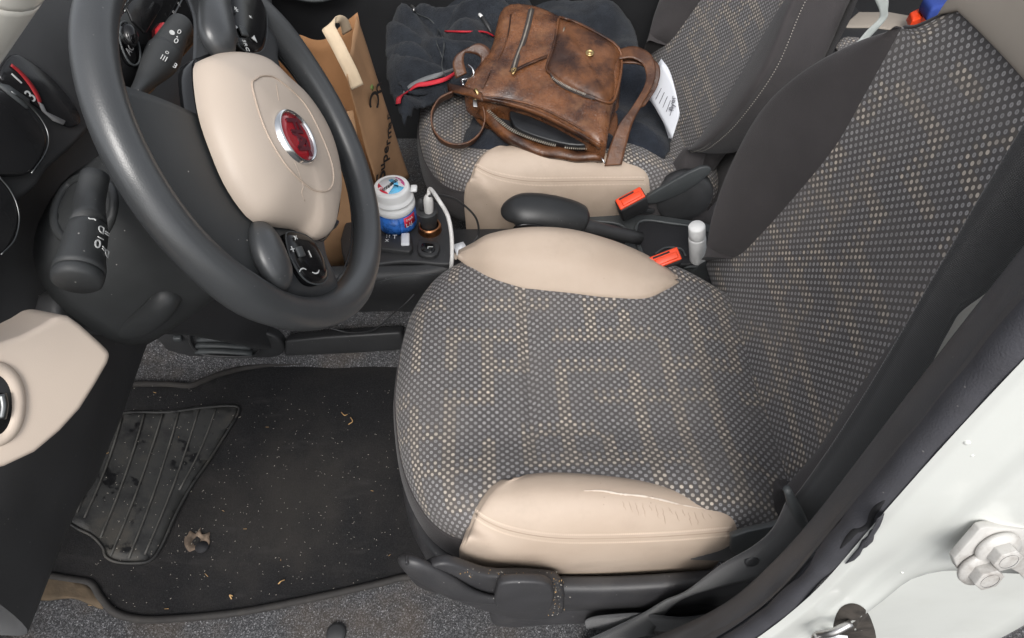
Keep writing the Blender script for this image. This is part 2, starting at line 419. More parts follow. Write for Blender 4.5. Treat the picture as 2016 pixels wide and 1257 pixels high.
INK = surf('black_ink', (.012, .010, .010), .7, 500, 0)
def fleece(name, a, bcol):
    m, t, b = base(name, a, .95, sheen=.06); c = t.co()
    t.l.new(t.mix(t.ramp(t.noise(c, 26, 5, .7), .35, .7), a, bcol), b.inputs['Base Color'])
    t.l.new(t.bump(t.m('ADD', t.noise(c, 260, 3, .7), t.m('MULTIPLY', t.noise(c, 40, 4), .8)), .8, .004), b.inputs['Normal']); return m
FLEECE = fleece('navy_fleece', (.0075, .010, .015), (.019, .024, .032))
DENIM = fleece('blue_black_cloth', (.008, .011, .018), (.018, .024, .036))
REDPIPE = surf('red_piping', (.50, .020, .035), .7, 900, .3)
GREYPIPE = surf('grey_piping', (.15, .155, .16), .7, 900, .3)
PAPER = surf('white_paper', (.68, .70, .745), .75, 700, .1, .03, 10)
INKGREY = surf('printed_text', (.12, .12, .14), .8, 500, 0)
BLUEL = surf('blue_label', (.035, .16, .55), .28, 500, .05, .3, 90)
CYANL = surf('light_blue_label', (.14, .52, .82), .3, 500, .05, .2, 90)
REDL = surf('red_label', (.70, .035, .07), .3, 500, .05, .1, 60)
PINKL = surf('pink_label', (.72, .12, .33), .3, 500, .05, .1, 60)
WHITEL = surf('white_label', (.82, .84, .86), .35, 500, .05, .03)
COPPER = surf('copper_socket_ring', (.45, .21, .10), .3, 500, .1, .15, 80, metal=1)
BLUEC = surf('blue_cloth', (.02, .05, .25), .8, 500, .3)
KICKP = surf('footwell_side_plastic', (.070, .070, .074), .6, 700, .4, .12, 8, specks=.2)
DARKIN = surf('dark_interior_panel', (.016, .0165, .018), .6, 900, .3, .15, 8, specks=.15)
GREYP = surf('grey_plastic', (.055, .060, .062), .5, 900, .3, .1, 12, specks=.3)
STRAW = surf('dry_straw', (.48, .30, .13), .8, 500, .2, .3, 80)
GRIT = surf('pale_grit', (.42, .39, .34), .9, 500, .2, .3, 80)
ASPH = surf('asphalt', (.05, .05, .05), .9, 300, .5, .2, 3)
BROWNDIRT = surf('brown_dirt', (.10, .072, .045), .95, 300, .8, .3, 30)
HOLEM = surf('rusty_dirt', (.15, .11, .08), .9, 400, .8, .5, 70)
# ------------------------------------------------------------------ seats
O_CUSH = [(.33, .15), (.27, .185), (.20, .222), (.12, .252), (0, .268), (-.1, .268), (-.175, .262), (-.225, .238), (-.259, .205), (-.285, .15), (-.297, .10), (-.304, .03), (-.303, -.04),
          (-.285, -.138), (-.253, -.207), (-.215, -.245), (-.17, -.262), (-.1, -.268), (0, -.27), (.15, -.268), (.26, -.255), (.33, -.2)]
def ztop(x, y):
    ay = abs(y)
    b = sm(.10, .22, ay)*.034*sm(-.27, -.12, x)*(1-sm(.10, .24, x))*(.25 if y > 0 else 1)
    z = .318+b-.010*(1-sm(0, .16, ay))*sm(-.25, -.05, x)+.010*sm(-.02, -.2, x)*0
    z -= .03*sm(.16, .32, x)
    z += .0040*mnoise.noise(V((x*7, y*7, 1.5)))+.0016*mnoise.noise(V((x*19, y*15, 4.5)))+.0022*math.exp(-((x+.078+.10*y*y)/.012)**2)*(1-sm(.13, .17, ay))
    z -= .0062*math.exp(-((x+.098+.10*y*y)/.0065)**2)*(1-sm(.13, .17, ay))
    z -= .003*math.exp(-((ay-.165)/.006)**2)*0
    return z
BPX = [(1393, 516), (1450, 505), (1490, 470), (1560, 390), (1640, 290), (1700, 190), (1745, 110), (1775, 55)]
SPX = [(1391, 506), (1393, 474), (1404, 420), (1434, 335), (1493, 226), (1572, 147), (1680, 86), (1773, 56)]
REC0 = math.radians(10)
def rear(z, d=0): return .258+(z-.33)*math.tan(REC0)-d
from mathutils.bvhtree import BVHTree
def make_seat(name, label, off, recl, far_too=True):
    off = V(off); root = thing(name, V((0, 0, 0))+off, label, 'car seat', 'front car seats')
    T = lambda p: V(p)+off
    piv = V((.27, 0, .26)); ca, sa = math.cos(recl), math.sin(recl)
    def TB(p):
        q = V(p)-piv; return V((piv.x+q.x*ca+q.z*sa, q.y+piv.y, piv.z-q.x*sa+q.z*ca))+off
    # cushion cover
    O = resample(cr([V((x, y, 0)) for x, y in O_CUSH], 6, True), 200, True)
    c = V((0, 0, 0)); RN = 78; vs = []; uv = []; fs = []; N = len(O)
    for i in range(RN+1):
        s = i/RN; s = s**.8 if s else 0
        for o in O:
            p = o*max(s, .002); z = ztop(p.x, p.y)
            e = max(0, (s-.84)/.16)
            drop = (1-math.sqrt(max(0, 1-e*e)))*.050
            z -= drop; vs.append(T((p.x, p.y, z)))
            d = o.length; l = d*s+drop*.8
            uv.append((o.x/d*l+.003, o.y/d*l))
    for i in range(RN):
        for j in range(N): fs.append((i*N+j, i*N+(j+1) % N, (i+1)*N+(j+1) % N, (i+1)*N+j))
    cov = fixn(mesh('cushion_cover', vs, fs, FABRIC, root, uv))
    # piping + cloth side
    edge = vs[-N:]
    tube('piping', edge, .0022, KNIT, cov, k=1, n=6, closed=True)
    prof = [(0, 0), (.004, -.012), (.006, -.035), (.003, -.06), (-.01, -.085), (-.03, -.1)]
    grid('cushion_side', [[V((p.x, p.y, p.z))+V(((p-off).x, (p-off).y, 0)).normalized()*a+V((0, 0, b)) for p in edge] for a, b in prof], KNIT, root, cu=True, kv=3)
    # beige bolsters: rows over the length, each row from inner seam over the crown to the lower edge
    st = [  # x of inner / x of bottom, then (y, z) x 7   (near side, y negative)
        ((-.158, -.205), [(-.190, .323), (-.203, .324), (-.222, .318), (-.240, .308), (-.252, .296), (-.262, .280), (-.266, .262)]),
        ((-.140, -.180), [(-.186, .334), (-.201, .342), (-.224, .341), (-.247, .327), (-.262, .303), (-.270, .272), (-.267, .232)]),
        ((-.095, -.125), [(-.186, .340), (-.202, .356), (-.228, .360), (-.254, .344), (-.271, .312), (-.277, .264), (-.267, .205)]),
        ((-.030, -.050), [(-.189, .340), (-.206, .360), (-.233, .365), (-.258, .347), (-.275, .312), (-.280, .258), (-.267, .186)]),
        ((.040, .035), [(-.197, .336), (-.214, .356), (-.238, .361), (-.262, .343), (-.277, .310), (-.280, .258), (-.267, .190)]),
        ((.105, .105), [(-.210, .328), (-.226, .345), (-.246, .347), (-.264, .331), (-.275, .304), (-.276, .260), (-.266, .206)]),
        ((.150, .145), [(-.225, .318), (-.238, .330), (-.254, .330), (-.266, .317), (-.272, .295), (-.272, .262), (-.265, .228)]),
        ((.172, .166), [(-.243, .300), (-.250, .303), (-.257, .303), (-.262, .297), (-.265, .285), (-.265, .270), (-.262, .255)])]
    def bol(sgn, wide):
        rows = []
        for (xi, xb), q in st:
            row = []
            for k, (y, z) in enumerate(q+[(q[-1][0]+.004, .160)]):
                f = min(1, k/6); yy = -y if sgn > 0 else y
                if sgn > 0:
                    yy = yy-wide*(1-f)**1.4; z += .016*math.sin(math.pi*f)*sm(-.2, -.1, xi)
                row.append(T((xi+(xb-xi)*f, yy, z)))
            rows.append(row)
        if sgn < 0:
            bvn = BVHTree.FromPolygons([v-off for v in vs], fs)
            fe = [(985, 945), (964, 960), (946, 984), (931, 1012), (919, 1041), (910, 1066), (904, 1090)]
            new = []
            for dx, lf in ((0, -.001), (7, .0045), (26, .010)):
                r = []
                for k, (a, b2) in enumerate(fe):
                    h = bvn.ray_cast(CAM, ray(a+dx, b2).normalized())
                    q = h[0] if h[0] is not None and k < 5 else P('y', (-.2665, -.2675)[lf > 0]+.0, a+dx, b2)
                    r.append(T(q+V((0, -.4, 1)).normalized()*lf))
                r.append(T(V((r[-1].x-off.x+.003, -.262, .160)))); new.append(r)
            rows = new+rows[2:]
        b = grid('beige_bolster', rows, LEATH, root, ku=6, kv=8, thick=.005)
        return b, rows
    nb, nrows = bol(-1, 0)
    # double stitch line along the flank, found on the leather surface itself
    bvq = BVHTree.FromPolygons([v.co-off for v in nb.data.vertices], [tuple(p.vertices) for p in nb.data.polygons])
    def onb(px, py, l=.0006):
        d = ray(px, py).normalized(); h = bvq.ray_cast(CAM, d)
        if h[0] is None: return None
        n = h[1] if h[1].dot(d) < 0 else -h[1]
        return T(h[0]+n*l), n
    line = resample(cr([V((x, y, 0)) for x, y in [(936, 1012), (960, 1028), (1000, 1044), (1060, 1056), (1130, 1061), (1250, 1059), (1350, 1054), (1444, 1046)]], 8), 260)
    vs2 = []; fs2 = []; sl = []
    for kk in range(0, 258):
        m = onb(line[kk].x, line[kk].y, .0)
        if m and kk % 3 == 0: sl.append(m[0]-m[1]*.0004)
        if kk % 2: continue
        for dy in (-8, 8):
            p, q = onb(line[kk].x, line[kk].y+dy), onb(line[kk+1].x, line[kk+1].y+dy)
            if not p or not q: continue
            p, n = p; q = q[0]; d = (q-p)*.8; w = n.cross(d).normalized()*.0013; o = -n*.0015
            i = len(vs2); vs2 += [p-w+o, p+w+o, p+d+w+o, p+d-w+o, p-w, p+w, p+d+w, p+d-w]
            fs2 += [(i+4, i+7, i+6, i+5), (i, i+4, i+5, i+1), (i+1, i+5, i+6, i+2), (i+2, i+6, i+7, i+3), (i+3, i+7, i+4, i)]
    if fs2: mesh('stitching', vs2, fs2, STITCH, nb, smooth=False)
    if len(sl) > 8: tube('seam', sl, .0009, CREASE, nb, k=1, n=6)
    if far_too:
        bvk_ = BVHTree.FromPolygons(vs, fs)
        seam_ = [(903, 506), (935, 528), (975, 548), (1040, 566), (1120, 574), (1200, 583), (1270, 585), (1310, 569), (1334, 556)]
        crown_ = [(905, 503), (933, 489), (968, 471), (1040, 459), (1120, 462), (1200, 482), (1265, 508), (1308, 533), (1336, 553)]
        rows = []
        for i, (a, b) in enumerate(zip(seam_, crown_)):
            h = bvk_.ray_cast(CAM, ray(*a).normalized())[0] or P('z', .33, *a)
            e = math.sin(math.pi*i/8); q = P('y', (.236, .236, .236, .236, .236, .232, .214, .192, .18)[i], *b)
            rows.append([h+V((0, .003, -.004)), h+V((0, .004, .003*e)), h.lerp(q, .4)+V((0, -.006*e, .012*e)), h.lerp(q, .75)+V((0, -.004*e, .010*e)), q, q+V((0, .022, -.016)), q+V((0, .034, -.06)), q+V((0, .03, -.13))])
        grid('beige_bolster', rows, LEATH, root, ku=6, kv=8, thick=.005, flip=True)
    # backrest
    Bp, Sp = [], []
    for px in BPX: Bp.append(PP((rear(.33), 0, .33), (-math.cos(REC0), 0, math.sin(REC0)), *px))
    for i, px in enumerate(SPX):
        d = .045*(1-sm(5, 7, i)); Sp.append(PP((rear(.33, d), 0, .33), (-math.cos(REC0), 0, math.sin(REC0)), *px))
    def mir(p, s): return V((p.x, p.y*s, p.z))
    ext = [(Bp[-1]+V((.010, -.01, .05)), Sp[-1]+V((.012, -.012, .05)))]
    for s, nm in ((1, 'side_bolster'), (-1, 'side_bolster')):
        rows = []
        BB, SS = Bp, Sp
        if not far_too and s < 0: BB, SS = [Bp[0]+V((-.014, -.035, -.055))]+Bp, [Sp[0]+V((-.010, -.004, -.060))]+Sp
        for b, q in zip(BB, SS):
            b2 = b+V((.006, -.004, 0)); m1 = b.lerp(q, .5)+V((-.010, 0, 0)); q1 = q
            rows.append([TB(mir(x, s)) for x in (b2, b+V((-.004, .004, 0)), m1, q1, q1+V((.024, -.001, -.002)), q1+V((.06, -.006, -.004)), q1+V((.10, -.016, 0)), q1+V((.12, -.05, .01)))])
        bo = grid(nm, rows, KNIT, root, ku=5, kv=6, flip=s > 0)
        if s < 0:
            A = cr([r[3].lerp(r[4], .6) for r in rows], 8)
            c2 = resample(A, 260); vs = []; fs = []
            for kk in range(0, 258, 2):
                for dz in (-.006, .006):
                    p = c2[kk]+V((dz, -.0015, 0)); d = (c2[kk+1]-c2[kk])*.7; w = V((.0006, 0, 0)); o = V((0, -.0014, 0))
                    i = len(vs); vs += [p-w, p+w, p+d+w, p+d-w, p-w+o, p+w+o, p+d+w+o, p+d-w+o]
                    fs += [(i, i+1, i+2, i+3), (i+4, i+7, i+6, i+5), (i, i+4, i+5, i+1), (i+1, i+5, i+6, i+2), (i+2, i+6, i+7, i+3), (i+3, i+7, i+4, i)]
            mesh('stitching', vs, fs, GSTITCH, bo, smooth=False)
    rows = []
    low = [V((.262, .27, .225))]
    for b in low+Bp:
        w = b.y
        rows.append([TB((b.x+.012*(1-(t*t))*sm(.2, .4, b.z), w*t, b.z)) for t in [-1+2*j/24 for j in range(25)]])
    # fabric top edge sits higher on the far side
    tz_ = lambda y: .823-.048*sm(.095, .158, abs(y))
    TT = [-1+2*j/24 for j in range(25)]
    rows.append([TB((rear(tz_(.155*t))+.012*(1-t*t), .155*t, tz_(.155*t))) for t in TT])
    g = grid('backrest_cover', rows, FABRIC, root, kv=8)
    uvl = g.data.uv_layers[0].data
    for l in uvl: l.uv = (l.uv[1], l.uv[0])
    top = []
    for z, w, d in ((0, .155, .001), (.003, .156, -.005), (.03, .150, -.007), (.10, .140, -.004), (.17, .125, .01), (.2, .11, .03)):
        top.append([TB((rear(tz_(w*t)+z)+d+.010*(1-t*t)+.05*max(0, abs(t)-.8)/.2, w*t, tz_(w*t)+z)) for t in [-1+2*j/16 for j in range(17)]])
    grid('shoulder_panel', top, TOPB, root, kv=5)
    tube('piping', [TB((rear(tz_(.155*t))+.001+.012*(1-t*t), .155*t, tz_(.155*t))) for t in TT], .0022, KNIT, bpy.data.objects[g.name], k=3, n=6)
    # back shell
    shell = []
    for z in (.2, .35, .5, .65, .75, .83, .95, 1.02):
        w = interp([(.2, .25), (.5, .285), (.65, .25), (.75, .18), (.83, .165), (1.02, .13)], z)
        shell.append([TB((rear(z)+.06+.035*(1-t*t), w*t, z)) for t in [-1+2*j/12 for j in range(13)]])
    grid('backrest_shell', shell, KNIT, root, kv=3)
    return root, T, TB

ds, T0, TB0 = make_seat('driver_seat', 'patterned driver seat with its worn, cracked beige bolster nearest the open door', (0, 0, 0), 0)
ps, T1, TB1 = make_seat('passenger_seat', 'patterned passenger seat behind the handbrake, with bag and clothes piled on it', (0, .705, 0), math.radians(9), False)

# wear on the driver's near bolster: torn ridge and creases
bolst = [o for o in ds.children if o.name.startswith('beige_bolster')][0]
from mathutils.bvhtree import BVHTree
def bvh_of(o):
    me = o.data; mw = o.matrix_parent_inverse if o.parent else Matrix()
    off = V(o.parent['_loc']) if o.parent and '_loc' in o.parent else V((0, 0, 0))
    return BVHTree.FromPolygons([v.co.copy() for v in me.vertices], [tuple(p.vertices) for p in me.polygons])
def hit(bv, px, py, lift=.0006):
    d = ray(px, py).normalized(); h = bv.ray_cast(CAM, d)
    if h[0] is None: return None
    n = h[1] if h[1].dot(d) < 0 else -h[1]
    return h[0]+n*lift
bvb = bvh_of(bolst)
rng = random.Random(3)
vs, fs = [], []
path = resample(cr([V((x, y, 0)) for x, y in [(1150, 967), (1185, 967), (1220, 973), (1262, 977), (1300, 984), (1340, 994), (1388, 1003)]], 6), 60)
pts = []
for i, q in enumerate(path):
    w = (.4+1.2*sm(0, 14, i)*(1-sm(44, 59, i)))*(.3+1.0*rng.random())*(.12 if 30 < i < 33 or 46 < i < 49 else 1)
    a, b = hit(bvb, q.x, q.y-w*.7), hit(bvb, q.x+rng.uniform(-1, 1), q.y+w)
    if a and b: pts.append((a, b))
for a, b in pts: vs += [a, b]
for i in range(len(pts)-1): fs.append((2*i, 2*i+1, 2*i+3, 2*i+2))
if fs: solid(mesh('torn_edge', vs, fs, TORN, bolst, smooth=False), .0012, 0)
k = 0
vs, fs = [], []
for x0 in range(1225, 1400, 13):
    y0 = 985+(x0-1225)*.16+rng.uniform(-3, 4); ln = rng.uniform(8, 32)
    prev = None
    for s in range(9):
        x = x0+s*.9+rng.uniform(-1.2, 1.2); y = y0+ln*s/8; w = .6*math.sin(math.pi*(s+.3)/8.6)
        a, b = hit(bvb, x-w, y, .0004), hit(bvb, x+w, y, .0004)
        if a is None or b is None: prev = None; continue
        i = len(vs); vs += [a, b]
        if prev is not None: fs.append((prev, prev+1, i+1, i))
        prev = i
if fs: solid(mesh('crease_lines', vs, fs, CREASE, bolst, smooth=False), .0005, 0)

# ---- plastic side shield of the driver seat (follows the cushion round the front corner)
plan = [(-.285, .06), (-.296, -.03), (-.292, -.11), (-.275, -.185), (-.238, -.245), (-.18, -.279), (-.10, -.290), (0, -.293), (.1, -.293), (.2, -.290), (.30, -.28)]
ztopS = [.205, .205, .207, .210, .212, .205, .190, .184, .190, .203, .22]
rows = []
pl = [V((x, y, 0)) for x, y in plan]
for i, p in enumerate(pl):
    t = (pl[min(i+1, len(pl)-1)]-pl[max(i-1, 0)]).normalized(); n = V((t.y, -t.x, 0)); zt = ztopS[i]
    if n.dot(V((0, -1, 0)))+n.dot(V((-1, 0, 0)))*.6 < 0: n = -n
    zb = .085 if i > 3 else .12
    rows.append([p-n*.020+V((0, 0, zt+.004)), p-n*.006+V((0, 0, zt+.004)), p+n*.002+V((0, 0, zt-.004)), p+n*.005+V((0, 0, zt-.03)), p+n*.004+V((0, 0, (zt+zb)/2)), p-n*.004+V((0, 0, zb)), p-n*.02+V((0, 0, zb-.01))])
shield = grid('side_shield', rows, SHIELD, ds, ku=4, kv=6, thick=.003)
# lower skirt panel
rows = []
for x in (-.165, -.15, -.05, .05, .15, .26):
    e = .03 if x < -.16 else 0
    rows.append([V((x, -.285+e, .10)), V((x, -.2915+e, .075)), V((x, -.2915+e, .035)), V((x, -.284+e, .002))])
grid('lower_skirt', rows, SHIELD, ds, ku=4, kv=4, thick=.003)
# front raised fairing that carries the lever
yS = -.300
fair = [(832, 1128), (880, 1112), (960, 1136), (1040, 1138), (1100, 1148), (1112, 1185), (1100, 1215), (1030, 1222), (962, 1208), (905, 1188), (860, 1164)]
slab('lever_fairing', [P('y', yS, *q) for q in fair], (0, -1, .25), .016, SHIELD, ds, .005, 3, k=4)
lev = tube('height_lever', [P('y', -.285, 796, 1098), P('y', -.297, 818, 1116), P('y', -.303, 862, 1142), P('y', -.306, 908, 1168), P('y', -.306, 960, 1180), P('y', -.306, 1010, 1182)],
           [.012, .019, .021, .019, .013, .016], SHIELD, ds, k=6, n=14, flat=(V((0, 1, 0)), .45))
slab('grip_pad', [P('y', -.316, *q) for q in [(978, 1166), (992, 1150), (1070, 1150), (1090, 1168), (1086, 1196), (1070, 1206), (992, 1206), (974, 1190)]], (0, -1, .2), .014, SHIELD, lev, .004, 3, k=4)
slab('lever_tip', [P('y', -.300, *q) for q in [(798, 1108), (830, 1128), (872, 1160), (862, 1170), (825, 1158), (803, 1135)]], (0, -1, .2), .012, SHIELD, lev, .004, 3, k=4)
# seat rail
for yy in (-.225,):
    c = P('y', -.262, 892, 1222)
    rbox('seat_rail', c, V((1, 0, 0)), V((0, 1, 0)), V((0, 0, 1)), .12, .03, .030, PLAS, ds, .004)
rbox('rail_lip', P('y', -.282, 892, 1236), V((1, 0, 0)), V((0, 1, 0)), V((0, 0, 1)), .10, .008, .006, GREYP, ds, .002)
slab('hinge_cover', [P('y', -.285, *q) for q in [(1440, 1058), (1470, 1048), (1520, 1038), (1545, 1030), (1540, 1075), (1480, 1100), (1440, 1090)]], (0, -1, .6), .012, GREYP, ds, .004, 3)
# recliner covers and stalk plates on the tunnel side of the passenger seat
cc = T1((.235, -.262, .275))
lathe('recliner_cover', [(.0, .016), (.035, .016), (.042, .012), (.052, .012), (.058, .004), (.058, -.01)], cc, (0, -1, .1), PLAS, ps, 48)
slab('seat_hinge_plate', [P('y', .425, *q) for q in [(1268, 395), (1300, 372), (1380, 330), (1400, 340), (1350, 378), (1290, 402)]], (0, -1, .3), .012, GREYP, ps, .003, 2, k=3)
slab('seat_hinge_plate', [P('y', .275, *q) for q in [(1322, 548), (1352, 540), (1392, 512), (1398, 535), (1360, 556), (1332, 560)]], (0, .2, 1), .008, GREYP, ds, .003, 2, k=3)
# ------------------------------------------------------------------ steering wheel
WA = .473; WC = V((-.3774, -.0482, .7633))
WN = V((math.cos(WA), 0, math.sin(WA))); WU = V((-math.sin(WA), 0, math.cos(WA)))
def W(dn, rt, off=0): return WC-WU*dn+V((0, 1, 0))*rt+WN*off
def WP(px, py, off=0): return PP(WC+WN*off, WN, px, py)
wheel = thing('steering_wheel', WC, 'black steering wheel turned well off centre, with beige hub and round red badge', 'steering wheel')
NR, NS = 96, 20; vs = []; fs = []
for i in range(NR):
    a = 2*math.pi*i/NR; e = V((math.cos(a), math.sin(a), 0)); rad = .0163
    # grip swellings beside the two pods
    for ang in (math.radians(128), math.radians(-52)):
        dd = (a-ang+math.pi) % (2*math.pi)-math.pi
        rad += .0022*math.exp(-((abs(dd)-.50)/.22)**2)
    for j in range(NS):
        w = 2*math.pi*j/NS; rr = .1731+rad*math.cos(w)*.98; of = rad*math.sin(w)*1.02
        vs.append(W(e.x*rr, e.y*rr, of))
for i in range(NR):
    for j in range(NS): fs.append((i*NS+j, i*NS+(j+1) % NS, ((i+1) % NR)*NS+(j+1) % NS, ((i+1) % NR)*NS+j))
rim = fixn(mesh('rim', vs, fs, WHEELM, wheel))
# seam rings on the rim back side
tube('rim_seam', [W(.1528*math.cos(t), .1528*math.sin(t), -.006) for t in [2*math.pi*i/64 for i in range(64)]], .0009, GLOSS, rim, k=1, n=6, closed=True)
# hub cover
cov_px = [(387, 132), (405, 115), (432, 107), (465, 107), (500, 116), (545, 140), (590, 182), (630, 240), (655, 300), (668, 370), (662, 425), (640, 466), (612, 470), (590, 452), (556, 438), (520, 440), (492, 424), (452, 368), (422, 300), (396, 220)]
covO = []
for q in cov_px:
    o = .020 if q[0] > 520 and q[1] < 440 else .012
    covO.append(WP(*q, o)-WN*(o-.012))
cov = dome('hub_cover', covO, WN, .034, BPLAS, wheel, 16, 5, 3.2, 0, .004)
covgap = slab('hub_gap', [WP(*q, .006)+(WP(*q, .006)-W(0, 0, .006))*.035 for q in cov_px], WN, .02, GLOSS, cov, .003, 2, k=4)
bvc = bvh_of(cov)
egg = [(497, 172), (505, 156), (522, 150), (548, 158), (600, 206), (638, 280), (656, 338), (650, 372), (622, 376), (592, 356), (556, 316), (520, 250)]
epts = [hit(bvc, *q, .0002) for q in [(v.x, v.y) for v in cr([V((x, y, 0)) for x, y in egg], 6, True)]]
epts = [e for e in epts if e]
tube('hub_groove', epts, .0009, LEATH, cov, k=1, n=6, closed=True)
for pl_ in ([(544, 166), (546, 180), (549, 198)], [(580, 320), (592, 350), (597, 368), (594, 380), (600, 396)]):
    q = [hit(bvc, *p, .0001) for p in pl_]
    if all(q): tube('scratch', q, .0003, LEATH, cov, k=4, n=5)
# badge
bc = hit(bvc, 582, 271, 0); e1 = (hit(bvc, 616, 322, 0) or bc)-bc
WR_, WUP_ = (V((0, -.64, 0))-WU*.77), (V((0, .77, 0))-WU*.64)   # wheel's own right and up
WR_.normalize(); WUP_.normalize()
R0 = .0262
lathe('badge_ring', [(R0-.0035, -.004), (R0-.003, .0035), (R0-.0015, .0045), (R0, .003), (R0+.001, -.004)], bc, WN, CHROME, wheel, 56, 1, False)
badge = lathe('badge', [(R0-.003, -.003), (R0-.003, .0024), (R0*.6, .0032), (.0001, .0036)], bc, WN, REDBADGE, wheel, 56)
for k, ch in enumerate('FIAT'):
    txt('badge_letter', ch, bc+WR_*((k-1.5)*.0082)+WN*.0038-WUP_*.001, WR_, WUP_*1, .0255, BADGETXT, badge, .0006, bold=.0006).data.transform(Matrix())
# spokes: wide lower web towards upper left, and two pods
def ang(dn, rt): return math.atan2(rt, dn)
rows = []
a0, a1 = ang(-.116, -.078), ang(.051, -.139)
a0 -= 2*math.pi if a0 > a1 else 0
if a1-a0 < -math.pi: a1 += 2*math.pi
A_ = [a0, a1]
lo, hi = min(A_), max(A_)
if hi-lo > math.pi: lo, hi = hi-2*math.pi, lo
for i in range(25):
    a = lo+(hi-lo)*i/24; rows.append([W(math.cos(a)*r, math.sin(a)*r, o) for r, o in ((.060, -.006), (.09, -.004), (.118, -.003), (.140, -.004), (.160, -.006))])
grid('lower_spoke', rows, SHROUD, wheel, ku=4, thick=.018, off=0)
rows = []
bri = [WP(268, 196, -.012), WP(335, 150, -.012), WP(400, 122, -.012)]
# pod bridges from hub to rim
def bridge(nm, pxA, pxB, offs, mat=WHEELM):
    rows = []
    for (a, b, o) in zip(pxA, pxB, offs):
        p, q = WP(*a, o), WP(*b, o); rows.append([p-WN*.012, p.lerp(q, .12)+WN*.004, p.lerp(q, .35)+WN*.009, p.lerp(q, .65)+WN*.009, p.lerp(q, .88)+WN*.004, q-WN*.012])
    return grid(nm, rows, mat, wheel, ku=5, kv=5, thick=.012)
up = bridge('spoke', [(395, 170), (398, 120), (400, 70), (398, 20), (380, -30), (350, -60)], [(590, 200), (560, 130), (556, 90), (548, 40), (540, -20), (520, -60)], [-.004, -.002, -.001, -.001, -.002, -.004])
lw = bridge('spoke', [(478, 405), (484, 440), (500, 500), (506, 545), (516, 578), (540, 606)], [(680, 440), (650, 468), (652, 505), (668, 540), (676, 566), (680, 592)], [-.006, -.003, -.001, .0, -.004, -.012])
# thumb swells
def swell(pts, r, par):
    return tube('thumb_rest', pts, r, WHEELM, par, k=6, n=18, flat=(WN, .7))
swell([WP(425, -30, .004), WP(425, 10, .010), WP(428, 55, .013), WP(432, 84, .012), WP(440, 100, .004)], [.014, .017, .020, .019, .008], up)
swell([WP(512, 450, .003), WP(520, 470, .010), WP(532, 505, .012), WP(548, 540, .010), WP(558, 565, .003)], [.010, .016, .0185, .0165, .007], lw)
# button pods
def pod(px_out, par, marks, boxpx, dirs):
    o = [WP(*q, .013) for q in px_out]
    c = sum(o, V((0, 0, 0)))/len(o)
    pd = dome('button_pad', o, WN, .005, GLOSS, par, 6, 5, 3, 0, .012)
    tube('pad_edge', cr([p+WN*.0006 for p in o], 4, True), .0008, GREYP, pd, k=1, n=6, closed=True)
    for s, q, size in marks:
        p = WP(*q, .0186); txt('button_icon', s, p, dirs[0], dirs[1], size, MARK, pd, .0003)
    p = WP(*boxpx, .0186); rbox('centre_button', p, *[d.normalized() for d in (dirs[0], dirs[1])], WN, .010, .010, .003, GREYP, pd, .001, 2)
    return pd
R2, U2 = WR_, WUP_
up_pad = pod([(452, -8), (458, -25), (480, -40), (512, -20), (524, 30), (524, 70), (516, 100), (494, 106), (470, 92), (458, 60)], up, [('*', (462, 18), .012), ('\u25b2', (463, 53), .008), ('\u25bc', (499, 76), .008), ('SRC', (484, 90), .0065), ('x', (494, 34), .006)], (479, 62), (R2, U2))
lo_pad = pod([(562, 462), (580, 458), (604, 466), (626, 488), (640, 518), (644, 546), (630, 560), (606, 556), (586, 536), (568, 500)], lw, [('+', (575, 491), .012), ('\u2013', (611, 500), .013), ('(', (596, 530), .012), (')', (624, 537), .013), ('x', (583, 468), .009)], (591, 496), (R2, U2))
for o in list(lo_pad.children):
    pass

# ------------------------------------------------------------------ column shroud and stalks
shr = thing('column_shroud', WC-WN*.2-WU*.05, 'dark plastic steering column cover between the wheel and the dashboard', 'column cover')
rows = []
for t, hw, hh, dn in ((.020, .060, .050, .012), (.030, .074, .062, .016), (.055, .086, .070, .020), (.10, .094, .078, .026), (.16, .100, .084, .034), (.24, .104, .088, .044)):
    c = WC-WN*t-WU*dn
    rows.append([c+V((0, 1, 0))*(hw*math.copysign(abs(math.cos(a))**.75, math.cos(a)))+WU*(hh*math.copysign(abs(math.sin(a))**.75, math.sin(a))) for a in [2*math.pi*i/32 for i in range(32)]])
body = grid('cover_body', rows, SHROUD, shr, cu=True, kv=4, capf=True)
bvs = bvh_of(body)
pk = ell((165, 420, 0), (58, 22, 0), (-22, 66, 0), 32, 2.4)
pkp = [hit(bvs, p.x, p.y, .0008) for p in ell(V((168, 415, 0)), V((52, 18, 0)), V((-26, 62, 0)), 32, 2.2)]
if all(pkp):
    soc = tube('stalk_socket', pkp, .0045, SHROUD, shr, k=2, n=10, closed=True)
    c = sum(pkp, V((0, 0, 0)))/len(pkp)
    mesh('socket_recess', [p+(c-p)*.02 for p in pkp]+[c+WN*.0], [(i, (i+1) % 32, 32) for i in range(32)], GLOSS, soc)
st1 = thing('light_stalk', P('y', -.16, 165, 400), 'stubby dark stalk with white light symbols, left of the steering wheel', 'control stalk')
s0, s1, s2 = P('y', -.150, 176, 400), P('y', -.190, 174, 446), P('y', -.240, 152, 552)
ax = (s2-s1).normalized()
tube('stem', [s0-ax*.03, s0, s1], [.0115, .012, .0135], SHROUD, st1, k=4, n=16)
stk = lathe('stalk_knob', [(.0115, -.002), (.0138, .0), (.0150, .006), (.0165, .03), (.0182, (s2-s1).length-.012), (.0184, (s2-s1).length-.007)], s1, ax, SHROUD, st1, 36)
L_ = (s2-s1).length
